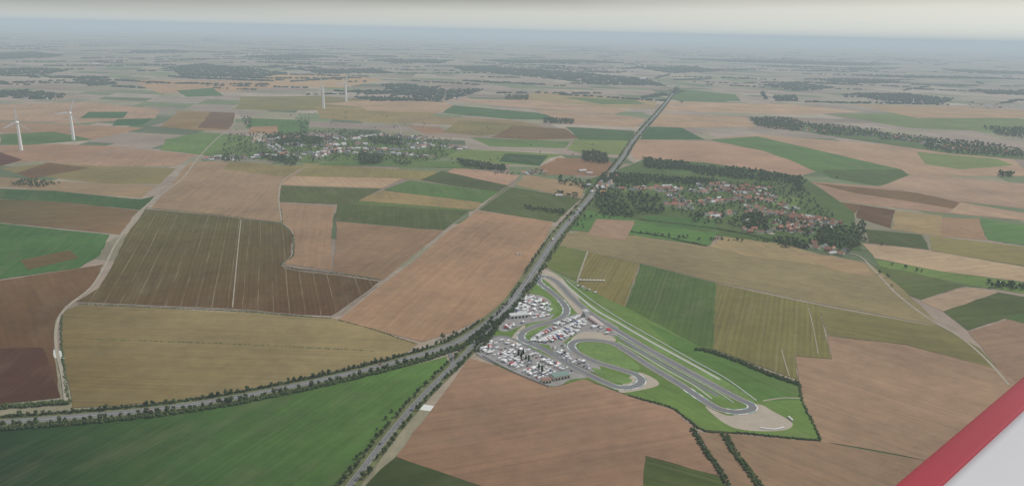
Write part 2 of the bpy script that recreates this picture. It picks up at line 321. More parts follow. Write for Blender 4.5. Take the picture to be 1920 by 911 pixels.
FL = [
 ([(0,196),(170,192),(300,205),(290,222),(130,232),(0,225)], (158,138,124)),
 ([(0,228),(150,234),(270,240),(175,262),(60,262),(0,248)], (150,128,112)),
 ([(0,252),(100,247),(175,262),(60,272),(0,272)], (98,118,80)),
 ([(165,210),(240,210),(230,222),(150,222)], (92,115,80)),
 ([(220,224),(285,222),(265,236),(210,236)], (88,112,75)),
 ([(0,274),(110,270),(240,276),(120,300),(30,305),(0,298)], (150,125,110)),
 ([(0,285),(42,300),(0,312)], (108,88,76)),
 ([(80,305),(240,278),(370,290),(330,312),(200,312)], (152,128,112)),
 ([(0,315),(100,306),(200,312),(330,316),(300,345),(200,345),(30,325)], (128,120,92)),
 ([(30,325),(90,305),(170,315),(60,335)], (115,98,82)),
 ([(0,332),(110,340),(295,348),(265,372),(100,358),(0,350)], (142,124,102)),
 ([(310,262),(380,248),(470,256),(485,282),(430,292),(375,290),(300,282)], (106,128,80)),
 ([(335,208),(400,210),(440,212),(430,245),(380,245),(300,238)], (138,122,102)),
 ([(395,210),(440,212),(432,243),(370,240)], (118,104,88)),
 ([(250,150),(480,152),(560,160),(440,172),(300,175)], (160,142,128)),
 ([(330,170),(400,165),(420,180),(350,182)], (105,125,92)),
 ([(480,140),(640,140),(720,150),(640,165),(500,160)], (165,148,132)),
 ([(450,182),(600,180),(720,190),(700,205),(520,208),(440,205)], (130,128,105)),
 ([(590,200),(830,205),(800,225),(740,232),(600,222)], (140,130,105)),
 ([(470,222),(580,226),(578,250),(520,252),(460,240)], (98,122,72)),
 ([(470,238),(520,236),(522,250),(465,250)], (150,126,108)),
 ([(600,195),(700,188),(780,196),(740,206)], (165,145,128)),
 ([(650,190),(820,190),(860,200),(820,212),(690,208)], (158,140,124)),
 ([(850,198),(1010,212),(1060,225),(960,224),(830,212)], (96,118,78)),
 ([(760,235),(820,238),(850,250),(800,252)], (145,122,106)),
 ([(745,215),(960,225),(1020,236),(900,238),(750,230)], (140,128,108)),
 ([(860,225),(1000,236),(1060,245),(900,255),(830,248)], (128,122,98)),
 ([(960,236),(1060,242),(1085,260),(1000,262),(920,258)], (120,106,88)),
 ([(1060,238),(1190,246),(1180,264),(1085,262)], (92,112,72)),
 ([(880,258),(1068,266),(1060,278),(920,275)], (104,124,78)),
 ([(1078,262),(1185,264),(1165,290),(1100,290),(1062,280)], (118,132,88)),
 ([(830,278),(1060,290),(1030,297),(1010,312),(900,305),(822,292)], (112,130,80)),
 ([(948,288),(1028,292),(1012,311),(935,303)], (80,100,62)),
 ([(1045,296),(1140,300),(1155,312),(1130,330),(1020,328),(1010,314)], (138,112,94)),
 ([(1000,205),(1180,218),(1210,224),(1190,240),(1060,232)], (158,138,122)),
 ([(1010,172),(1230,190),(1225,205),(1100,200),(960,185)], (150,140,120)),
 ([(820,185),(1000,188),(1180,205),(1150,215),(950,200)], (162,142,128)),
 ([(1050,182),(1190,188),(1210,195),(1130,196)], (112,128,98)),
 ([(1270,166),(1380,178),(1390,190),(1280,190),(1255,185)], (112,130,96)),
 ([(1250,190),(1480,196),(1620,210),(1500,215),(1240,208)], (165,146,130)),
 ([(1235,212),(1400,220),(1420,238),(1280,240),(1212,236)], (160,140,122)),
 ([(1215,238),(1280,240),(1322,262),(1200,262)], (88,110,68)),
 ([(1560,215),(1850,210),(1925,225),(1925,250),(1700,240)], (118,132,98)),
 ([(1600,196),(1800,200),(1925,208),(1925,222),(1720,222)], (158,142,126)),
 ([(1322,262),(1420,252),(1700,275),(1900,300),(1930,330),(1720,330),(1560,290),(1420,262)], (160,138,120)),
 ([(1720,285),(1870,298),(1900,310),(1800,318),(1735,308)], (118,132,92)),
 ([(1190,262),(1330,265),(1440,280),(1540,320),(1500,330),(1290,304),(1190,298),(1180,280)], (160,134,117)),
 ([(1330,262),(1420,256),(1560,288),(1690,318),(1712,340),(1640,348),(1560,335),(1480,300),(1430,283)], (98,122,70)),
 ([(1540,318),(1690,318),(1714,338),(1640,348),(1560,334)], (92,108,66)),
 ([(1712,325),(1925,345),(1925,392),(1800,378),(1650,350)], (156,134,118)),
 ([(1505,340),(1650,350),(1800,378),(1925,405),(1925,414),(1770,400),(1610,382),(1500,362)], (152,126,110)),
 ([(1520,342),(1720,362),(1830,388),(1790,392),(1600,362)], (120,102,86)),
 ([(1800,380),(1925,400),(1925,412),(1780,398)], (165,140,118)),
 ([(1495,368),(1612,384),(1600,404),(1488,386)], (112,94,78)),
 ([(1612,384),(1678,394),(1670,428),(1606,408)], (106,88,72)),
 ([(1678,396),(1766,404),(1764,444),(1672,430)], (150,132,100)),
 ([(1766,408),(1836,410),(1850,450),(1764,443)], (148,122,100)),
 ([(1838,410),(1930,424),(1930,462),(1852,450)], (92,122,62)),
 ([(1624,430),(1728,440),(1742,468),(1628,455)], (86,96,58)),
 ([(1742,442),(1930,464),(1930,500),(1748,470)], (132,124,86)),
 ([(1616,456),(1742,470),(1930,502),(1930,530),(1760,508),(1640,484)], (166,144,116)),
 ([(1640,486),(1760,508),(1930,532),(1930,552),(1800,532),(1650,500)], (104,126,72)),
 ([(1640,500),(1700,508),(1808,536),(1726,562),(1680,545)], (92,104,60), None, .3),
 ([(1726,565),(1812,538),(1872,548),(1768,584)], (160,138,114)),
 ([(1768,584),(1872,548),(1940,560),(1940,580),(1815,620)], (86,98,58), None, .3),
 ([(1815,622),(1940,584),(1940,720),(1892,718),(1860,675)], (138,114,95)),
 ([(1880,596),(1940,582),(1940,612)], (84,106,52)),
 ([(570,306),(822,322),(795,338),(755,336),(548,330)], (132,124,90)),
 ([(548,330),(755,335),(718,353),(528,347)], (162,138,113)),
 ([(855,314),(975,330),(948,349),(838,323)], (162,134,115)),
 ([(985,328),(1100,345),(1088,372),(965,347)], (150,130,104)),
 ([(828,321),(952,348),(935,360),(788,338)], (88,98,62), None, .2),
 ([(768,338),(937,360),(902,382),(718,357)], (92,116,56), None, .2),
 ([(718,358),(902,380),(890,395),(662,376)], (142,126,92)),
 ([(662,376),(892,394),(876,398),(632,384)], (96,112,56)),
 ([(528,348),(716,354),(660,385),(524,379)], (94,102,62), None, .3),
 ([(634,382),(878,396),(834,432),(628,413)], (88,98,52), None, .3),
 ([(952,350),(1090,373),(1042,417),(896,393)], (90,102,56), None, .3),
 ([(355,304),(400,303),(570,318),(528,345),(523,380),(528,418),(400,403),(283,391),(312,360)], (146,125,104)),
 ([(430,303),(570,312),(540,332),(420,318)], (132,122,92)),
 ([(525,380),(629,388),(623,508),(546,496),(532,497),(550,470),(550,438),(530,418)], (146,120,97), ((600,390),(590,500))),
 ([(629,415),(833,433),(716,526),(623,508)], (136,112,90), ((833,433),(716,526))),
 ([(896,395),(1036,416),(1004,478),(985,512),(952,560),(905,595),(860,618),(792,641),(735,627),(634,599),(700,545),(766,498),(834,438)], (152,122,97), ((1036,416),(860,618))),
 ([(-60,352),(100,358),(264,374),(290,368),(262,394),(130,380),(-60,370)], (80,102,54)),
 ([(-60,372),(130,380),(260,395),(225,440),(-60,412)], (122,104,84), None, 0, (96,94,62), ((260,395),(0,372))),
 ([(-80,410),(205,440),(188,478),(150,502),(-80,535)], (78,110,46), ((30,520),(130,430)), .3),
 ([(38,488),(130,470),(148,484),(52,506)], (106,92,60)),
 ([(-80,538),(150,503),(194,496),(172,540),(122,574),(103,602),(100,665),(114,745),(-90,768)], (98,76,56), ((20,540),(100,740)), 0, (112,90,68), ((0,760),(180,500))),  # vignette shade mixed into the soil colour, deepest at lower left
 ([(-80,655),(80,652),(100,700),(112,745),(-90,768)], (88,66,48)),
 ([(272,392),(400,404),(527,420),(550,440),(546,479),(527,498),(572,509),(640,516),(712,527),(690,546),(655,570),(622,592),(540,590),(440,580),(300,574),(142,566),(185,540),(214,492),(244,430)], (98,92,52), ((455,412),(435,578)), 1.0, (100,80,54), ((400,430),(680,580))),
 ([(118,583),(150,572),(300,578),(440,585),(540,592),(625,597),(690,615),(784,644),(760,662),(640,692),(500,724),(350,750),(200,762),(136,764),(124,700),(114,640)], (134,120,84), ((160,640),(700,655)), 0.1, (118,104,70), ((400,650),(140,700))),
 ([(-100,806),(150,788),(350,770),(540,738),(700,703),(838,668),(838,690),(790,730),(740,780),(690,840),(625,920),(580,990),(-150,990)], (86,118,38), ((540,738),(250,911)), 0.2, (50,72,26), ((760,700),(0,880))),  # corner vignette put into the crop colour: darkens towards lower left
 ([(1050,442),(1092,434),(1190,442),(1325,462),(1480,470),(1625,492),(1684,535),(1764,612),(1540,570),(1340,528),(1200,493),(1036,457)], (134,122,92), ((1050,442),(1700,560)), 0.15),
 ([(1332,462),(1360,442),(1470,458),(1540,478),(1560,500),(1400,480)], (148,132,98)),
 ([(1480,472),(1560,480),(1622,494),(1640,520),(1560,505)], (148,126,98)),
 ([(1038,458),(1102,471),(1080,527),(1016,496)], (104,114,62)),
 ([(1102,471),(1200,494),(1170,579),(1084,540)], (122,114,74), ((1190,495),(1150,570)), .45),
 ([(1200,495),(1342,530),(1336,655),(1300,650),(1170,580)], (84,106,48), ((1280,515),(1250,620)), 0.35),
 ([(1342,531),(1536,572),(1560,673),(1490,667),(1497,712),(1336,654)], (114,110,70), ((1440,552),(1420,680)), 0.7),
 ([(1536,573),(1764,613),(1835,652),(1870,692),(1700,646),(1552,630)], (116,112,74), ((1536,573),(1764,613)), .2),
 ([(1492,668),(1560,674),(1550,630),(1700,647),(1872,692),(1960,760),(1960,900),(1722,860),(1540,828),(1502,750)], (146,120,97), ((1550,640),(1900,740))),
 ([(1310,811),(1360,812),(1542,828),(1722,861),(1960,905),(1960,990),(1430,990),(1350,890)], (136,111,88), ((1400,820),(1600,900))),
 ([(880,672),(980,700),(1045,725),(1096,710),(1130,726),(1200,750),(1262,768),(1300,802),(1352,893),(1210,855),(1208,990),(1040,990),(905,912),(742,856)], (148,117,94), ((1262,768),(760,850)), 0, (130,102,81), ((1150,740),(900,930))),
 ([(742,857),(905,913),(1000,990),(620,990),(690,905)], (66,78,34)),
 ([(1211,856),(1352,894),(1400,990),(1207,990)], (80,92,46), ((1211,856),(1352,894)), .3),
 ([(1110,335),(1210,298),(1320,305),(1500,330),(1600,398),(1615,470),(1500,462),(1330,440),(1190,412),(1085,395)], (90,108,64)),
 ([(1085,392),(1192,412),(1325,436),(1350,432),(1330,461),(1185,441),(1070,432)], (88,120,56)),
 ([(1118,411),(1190,414),(1172,451),(1100,440)], (148,124,104)),
 ([(1205,405),(1345,412),(1340,430),(1230,425)], (82,112,54)),
 ([(1500,410),(1600,418),(1605,465),(1540,470),(1480,455)], (88,110,60)),
 ([(1440,365),(1500,372),(1490,390),(1450,388)], (104,124,72)),
 ([(1240,312),(1300,310),(1330,326),(1250,326)], (96,118,68)),
 ([(380,292),(480,262),(640,255),(830,266),(860,282),(820,300),(620,308),(470,298)], (100,118,76)),
 ([(590,298),(700,300),(860,303),(960,318),(830,316),(600,310)], (98,118,74)),
 ([(1410,232),(1520,232),(1700,256),(1925,285),(1925,300),(1780,288),(1600,262)], (102,118,78)),
]
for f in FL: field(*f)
field([(1015,503),(1062,526),(1200,590),(1320,655),(1500,722),(1505,750),(1536,824),(1400,812),(1318,806),(1262,766),(1180,742),(1096,711),(1035,726),(940,690),(893,665),(905,640),(935,600),(960,570),(985,530)], (98,124,60), ((1062,526),(1500,722)), .15)
field([(1205,600),(1320,655),(1500,724),(1503,750),(1420,752),(1300,690)], (86,116,48), ((1205,600),(1500,722)), .15)
Z = FZ[0]+0.01
def area(name, px, mat, dz=0.0):
    P = smooth([Vector(p) for p in G(px)], 6, True) if len(px) > 4 else G(px)
    me = bpy.data.meshes.new(name); me.from_pydata([(p[0], p[1], Z+dz) for p in P], [], [tuple(range(len(P)))]); me.update()
    me.materials.append(mat); tag(addobj(name, me), kind='structure')
# ------------------------------------------------------------------ roads
RA = smooth(G([(1272,160),(1262,176),(1247,196),(1225,222),(1205,244),(1185,268),(1166,298),(1142,328),(1112,364),(1085,396),(1060,424),(1034,458),(1010,495),(987,530),(966,560),(945,582),(920,602),(890,622),(860,640),(820,656),(760,674),(700,690),(620,709),(540,726),(450,744),(350,760),(250,772),(150,781),(60,788),(-90,797)]), 15)
RB = smooth(G([(985,533),(955,577),(926,608),(898,636),(866,670),(832,703),(792,743),(752,788),(716,832),(682,877),(652,915),(600,985)]), 12)
strip('verge', RA, -19, 19, Z, M_VERGE); strip('verge', RB, -12, 12, Z+.006, M_VERGE)
strip('road', RA, -6.8, 6.8, Z+.05, M_ROAD); strip('road', RB, -4.0, 4.0, Z+.058, M_ROAD)
RC = smooth(G([(1000,512),(975,540),(950,568),(925,592),(905,612),(900,636)]), 10); strip('road', RC, -3, 3, Z+.064, M_ROAD)
RD = smooth(G([(838,652),(846,668),(850,690)]), 10); strip('road', RD, -3.5, 3.5, Z+.066, M_ROAD)
mk = MB()
for d in (-6.4, 6.4, -.25, .25): strip_mb(mk, RA, d-.1, d+.1, Z+.075, M_MARK)
for d in (-3.7, 3.7): strip_mb(mk, RB, d-.1, d+.1, Z+.078, M_MARK)
tag(addobj('road_marking', mk.mesh('road_marking')), kind='structure')
mk = MB()
for k, (p, t) in enumerate(resamp(RB, 13)):
    n = Vector((-t.y, t.x)); a = p+t*3
    mk.add([(*(p+n*.1), Z+.08), (*(p-n*.1), Z+.08), (*(a-n*.1), Z+.08), (*(a+n*.1), Z+.08)], [(0, 1, 2, 3)], M_MARK)
tag(addobj('road_marking', mk.mesh('road_marking')), kind='structure')
PATHS = [
 ([(442,212),(436,236),(405,262),(372,296),(345,332),(312,358),(276,384),(246,420),(217,458),(196,500),(172,538),(138,566),(114,590),(105,620),(107,660),(117,700),(124,752)], 2.5),
 ([(620,300),(580,312),(545,328),(527,345),(523,376),(528,414)], 1.8),
 ([(527,417),(549,438),(547,478),(529,499),(572,510),(640,517),(714,528)], 1.0),
 ([(275,392),(400,404),(527,419)], 0.7),
 ([(714,528),(690,547),(652,573),(622,594),(540,589),(440,580),(300,574),(142,567)], 1.0),
 ([(452,412),(446,470),(436,577)], 1.1),
 ([(990,322),(965,345),(930,370),(895,395),(866,410),(832,434),(770,492),(700,546),(636,598)], 1.1),
 ([(1480,450),(1540,470),(1605,478),(1640,508),(1682,552),(1742,598),(1800,632),(1850,675),(1892,722)], 2.2),
 ([(1038,458),(1200,494),(1342,530),(1536,572),(1764,613)], 0.9),
 ([(1102,472),(1090,505),(1082,530)], 1.8),
 ([(742,228),(752,245),(745,262)], 2.4), ([(1415,222),(1560,248),(1700,268)], 1.6),
 ([(1190,442),(1325,464),(1480,472),(1620,492)], 0.9),
 ([(1516,578),(1526,620),(1534,664)], 0.7), ([(1465,655),(1475,690),(1480,705)], .8),
 ([(1430,752),(1470,746),(1503,747)], 1.6),
]
for k, (p, w) in enumerate(PATHS): strip('farm_track', smooth(G(p), 15), -w, w, Z+.012+.0015*k, M_PATH)
# circuit surfaces
area('paddock_ground', [(975,553),(1018,556),(1040,578),(1030,600),(990,607),(948,622),(934,612),(952,580)], M_PAVE, .02)
area('paddock_ground', [(995,634),(1050,600),(1085,588),(1108,585),(1158,612),(1150,632),(1085,626),(1050,645),(1012,645)], M_PAVE, .024)
area('paddock_ground', [(893,662),(920,632),(960,636),(1010,660),(1060,684),(1108,705),(1070,712),(1035,724),(960,695)], M_PAVE, .02)
area('paddock_ground', [(1030,648),(1058,644),(1076,664),(1125,688),(1108,698),(1062,680)], M_PAVE, .022)
area('gravel_trap', [(1322,762),(1370,780),(1418,758),(1450,772),(1486,794),(1462,808),(1375,802)], M_GRAV, .03)
area('gravel_trap', [(1190,700),(1215,704),(1236,720),(1210,730),(1160,735)], M_GRAV, .03)
area('gravel_trap', [(1072,634),(1100,622),(1140,628),(1154,640),(1100,638),(1076,646)], M_GRAV, .03)
area('gravel_trap', [(1003,512),(1022,506),(1052,521),(1072,545),(1106,582),(1086,590),(1058,560),(1030,532)], M_GRAV, .03)
area('gravel_trap', [(956,642),(970,620),(985,610),(978,628),(976,642)], M_GRAV, .03)
area('infield_grass', [(1085,648),(1110,643),(1150,652),(1200,690),(1170,692),(1110,676)], M_GRASS, .034)
area('infield_grass', [(1110,690),(1150,700),(1185,712),(1170,720),(1130,708)], M_GRASS, .034)
area('infield_grass', [(1160,628),(1200,650),(1330,720),(1370,748),(1330,742),(1230,688)], M_GRASS, .034)
area('infield_grass', [(1015,565),(1040,570),(1050,585),(1030,592)], M_GRASS, .036)
area('infield_grass', [(992,608),(1035,600),(1050,598),(1010,622),(985,630)], M_GRASS, .036)
area('infield_grass', [(1082,552),(1110,572),(1170,606),(1290,674),(1405,742),(1390,742),(1280,686),(1160,614),(1100,578)], M_GRASS, .038)
TR = smooth([Vector(p) for p in G([(1046,531),(1075,561),(1112,592),(1155,619),(1210,652),(1280,691),(1340,724),(1385,748),(1408,759),(1409,768),(1382,773),(1346,766),(1312,746),(1275,721),(1222,689),(1172,657),(1145,643),(1105,638),(1078,641),(1071,650),(1085,664),(1120,680),(1160,692),(1192,703),(1203,714),(1192,724),(1162,727),(1136,718),(1100,701),(1060,680),(1022,657),(995,645),(978,636),(980,624),(1004,612),(1040,602),(1058,592),(1062,579),(1050,562),(1030,545),(1012,531),(1010,522),(1024,519)])], 5, True)
strip('track_edge', TR, -8, 8, Z+.085, M_DRY, True)
strip('race_track', TR, -6.2, 6.2, Z+.10, M_TRACK, True)
e = MB(); strip_mb(e, TR, 5.5, 5.85, Z+.11, M_MARK, True); strip_mb(e, TR, -5.85, -5.5, Z+.11, M_MARK, True)
tag(addobj('track_marking', e.mesh('track_marking')), kind='structure')
def near_idx(u, v):
    p = Vector(g(u, v)); return min(range(len(TR)), key=lambda i: (TR[i]-p).length)
for (a, b, sd) in [((1400,756),(1360,770),1), ((1180,699),(1150,724),1), ((1090,640),(1080,660),1), ((1022,657),(980,624),1), ((1058,592),(1050,562),-1), ((1030,545),(1024,519),1), ((1320,752),(1290,731),-1)]:
    i, j = near_idx(*a), near_idx(*b)
    if j < i: j += len(TR)
    if j-i > len(TR)//2: continue
    seg = [TR[k % len(TR)] for k in range(i, j+1)]
    mb = MB(); strip_mb(mb, seg, -sd*6.2, -sd*7.4, Z+.13, M_TURQ, mat2=M_WHITE, every=2)
    strip_mb(mb, seg, sd*6.2, sd*7.4, Z+.135, M_TURQ, mat2=M_WHITE, every=2)
    tag(addobj('track_kerb', mb.mesh('track_kerb')), kind='structure')
PL = smooth(G([(1052,527),(1082,553),(1118,582),(1160,606),(1215,638),(1290,679),(1350,712)]), 8)
strip('service_road', PL, -2.4, 2.4, Z+.09, M_CONC)
SR = smooth(G([(1160,633),(1215,668),(1275,702),(1320,728),(1345,742)]), 8); strip('service_road', SR, -3.5, 3.5, Z+.09, M_TRACK)
SR = smooth(G([(1158,641),(1200,664),(1250,694),(1300,722),(1335,748)]), 8); strip('service_road', SR, -1.2, 1.2, Z+.094, M_CONC)
strip('service_road', smooth(G([(905,640),(940,630),(970,640),(1010,664),(1060,690),(1110,706)]), 8), -3, 3, Z+.07, M_TRACK)
# ------------------------------------------------------------------ barrier walls
def wall(px, w, h, mat, name, label, cat):
    P = smooth(G(px), 8); mb = MB()
    A = offs(P, -w/2); B = offs(P, w/2)
    for i in range(len(P)-1):
        q = [(*A[i], 0), (*A[i+1], 0), (*B[i+1], 0), (*B[i], 0), (*A[i], Z+h), (*A[i+1], Z+h), (*B[i+1], Z+h), (*B[i], Z+h)]
        mb.add(q, [(4, 5, 6, 7), (0, 1, 5, 4), (2, 3, 7, 6)]+([(0, 3, 7, 4)] if i == 0 else [])+([(1, 2, 6, 5)] if i == len(P)-2 else []), mat)
    tag(addobj(name, mb.mesh(name)), label, cat)
wall([(1062,527),(1076,538),(1112,566),(1160,597),(1230,637),(1300,677),(1360,710),(1418,752)], 0.9, 1.0, M_WHITE, 'barrier_wall', 'long white concrete barrier along the race straight', 'barrier')
wall([(1150,626),(1200,655),(1280,700),(1345,736),(1375,756)], 0.7, 0.9, M_WHITE, 'barrier_wall', 'white concrete barrier beside the infield grass', 'barrier')
wall([(1112,600),(1150,622),(1186,643)], 0.8, 1.1, M_WHITE, 'barrier_wall', 'white pit wall beside the start straight', 'barrier')
wall([(1000,642),(1040,662),(1078,683),(1120,702)], 0.5, 0.9, M_STEEL, 'guard_rail', 'galvanised guard rail beside the race track', 'guard rail')
wall([(1425,803),(1452,806),(1470,802)], 1.6, 1.2, M_WHITE, 'tyre_wall', 'white painted tyre wall behind the gravel trap', 'tyre wall')
wall([(1478,783),(1486,790)], 1.6, 2.4, M_WHITE, 'tyre_wall', 'short white tyre wall at the gravel edge', 'tyre wall')
wall([(905,668),(960,697),(1030,726)], 0.4, 1.8, M_STEEL, 'boundary_fence', 'grey boundary fence around the paddock', 'fence')
# ------------------------------------------------------------------ foliage geometry
def ico(sub):
    bm = bmesh.new(); bmesh.ops.create_icosphere(bm, subdivisions=sub, radius=1)
    V = np.array([v.co[:] for v in bm.verts]); F_ = np.array([[v.index for v in f.verts] for f in bm.faces]); bm.free(); return V, F_
I1 = ico(1); I2 = ico(2)
def lump(base, c, r, r_):
    V, F_ = base; s = 1+r_.uniform(-.3, .28, len(V)); return V*s[:, None]*np.array(r)+np.array(c), F_
def crown(seed, kind, hi=True):
    r_ = np.random.default_rng(seed); Vs = []; Fs = []; o = 0
    n = 11 if hi else 5
    for i in range(n):
        if kind == 'poplar':
            z = 2+8.5*(i+.5)/n; w = 1.5*math.sin(math.pi*min(1, (i+1.2)/(n+1)))+.35; c = (r_.normal()*.25, r_.normal()*.25, z); r = (w, w, 1.3 if hi else 1.9)
        else:
            a = r_.uniform(0, 6.28); q = r_.uniform(.2, 1)**.6*2.7; z = 6+r_.uniform(-2.6, 2.6); q *= math.sqrt(max(.15, 1-((z-6)/3.6)**2))
            c = (q*math.cos(a), q*math.sin(a), z); k = r_.uniform(1.1, 1.9)*(1 if hi else 1.35); r = (k, k, k*.85)
        V, F_ = lump(I2 if hi else I1, c, r, r_); Vs.append(V); Fs.append(F_+o); o += len(V)
    if hi:
        allv = np.concatenate(Vs); k = 160; p = allv[r_.integers(0, len(allv), k)]+r_.normal(size=(k, 3))*.22
        for q in p:
            t = q+r_.normal(size=(3, 3))*.33; Vs.append(t); Fs.append(np.array([[0, 1, 2]])+o); o += 3
    return np.concatenate(Vs), np.concatenate(Fs)
def tree_proto(seed, kind):
    r_ = random.Random(seed); t = MB(); t.tube((0, 0, -.5), (0, 0, 5.5), .32, .14, M_BARK, 7)
    for i in range(4):
        a = i*1.6+r_.random(); q = 1.9 if kind != 'poplar' else .7
        t.tube((0, 0, 2.6+.5*i), (q*math.cos(a), q*math.sin(a), 5+.5*i), .13, .05, M_BARK, 5)
    c = MB(); V, F_ = crown(seed, kind); c.raw(V, F_, M_LEAF if kind != 'poplar' else M_LEAFD)
    return Proto('tree' if kind != 'poplar' else 'poplar_tree', [('trunk', t), ('crown', c)])
TP = [tree_proto(i+1, 'round') for i in range(5)]; PP = [tree_proto(i+50, 'poplar') for i in range(2)]
def inst_mesh(name, bases, pos, sc, mats):
    pos = np.asarray(pos, float); sc = np.asarray(sc, float); n = len(pos); sel = rng.integers(0, len(bases), n); rot = rng.uniform(0, 6.28, n)
    Vs = []; Fs = []; Ms = []; o = 0
    for b, (V, F_, mi) in enumerate(bases):
        ix = np.where(sel == b)[0]
        if not len(ix): continue
        c, s = np.cos(rot[ix]), np.sin(rot[ix]); W = V[None]*sc[ix][:, None]
        X = W[..., 0]*c[:, None]-W[..., 1]*s[:, None]; Y = W[..., 0]*s[:, None]+W[..., 1]*c[:, None]
        Q = np.stack([X, Y, W[..., 2]], -1)+pos[ix][:, None]; Vs.append(Q.reshape(-1, 3))
        Fs.append((F_[None]+(o+np.arange(len(ix))*len(V))[:, None, None]).reshape(-1, 3)); Ms.append(np.tile(mi, len(ix))); o += len(ix)*len(V)
    return fast_mesh(name, np.concatenate(Vs), np.concatenate(Fs), mats, np.concatenate(Ms))
def lowtree(seed, kind='round'):
    V, F_ = crown(seed, kind, False); n = len(V)
    T = np.array([(.3, 0, 0), (-.15, .26, 0), (-.15, -.26, 0), (0, 0, 5)]); TF = np.array([[0, 1, 3], [1, 2, 3], [2, 0, 3]])+n
    return np.concatenate([V, T]), np.concatenate([F_, TF]), np.concatenate([np.zeros(len(F_)), np.ones(3)])
LOW = [lowtree(100+i) for i in range(7)]
def clumpbase(seed, b=I1):
    r_ = np.random.default_rng(seed); V, F_ = lump(b, (0, 0, .45), (1, 1, .8), r_); return V, F_, np.zeros(len(F_))
CL = [clumpbase(i) for i in range(8)]
trees = []
def T(x, y, h, why): trees.append((x, y, h, why))
def row(P, d, step, h, prob, why, jit=1.5, rngv=None):
    for p, t in resamp(P, step):
        if random.random() > prob: continue
        n = Vector((-t.y, t.x)); q = p+n*(d+random.uniform(-jit, jit))+t*random.uniform(-step*.3, step*.3)
        vp = vpix(q.x, q.y, 0)
        if rngv and not (rngv[0] < vp < rngv[1]): continue
        T(q.x, q.y, h*random.uniform(.7, 1.25), why)
row(RB, 10, 11, 7.8, .88, 'road'); row(RB, -10, 12, 7.5, .85, 'road')
for P_, h in (([(735,772),(712,800),(690,830),(662,870),(636,911)], 6),):
    row(smooth(G(P_), 10), 0, 18, h, .8, 'road')
row(RA, 15, 12, 8.5, .8, 'road', rngv=(360, 640)); row(RA, -15, 12, 8, .7, 'road', rngv=(300, 520))
row(RA, 14, 18, 10, .8, 'road', rngv=(165, 320)); row(RA, -14, 18, 10, .75, 'road', rngv=(165, 320))
row(RA, -13, 9.5, 7.5, .85, 'road', rngv=(600, 800)); row(RA, 14, 9, 8.5, .88, 'road', rngv=(560, 800))
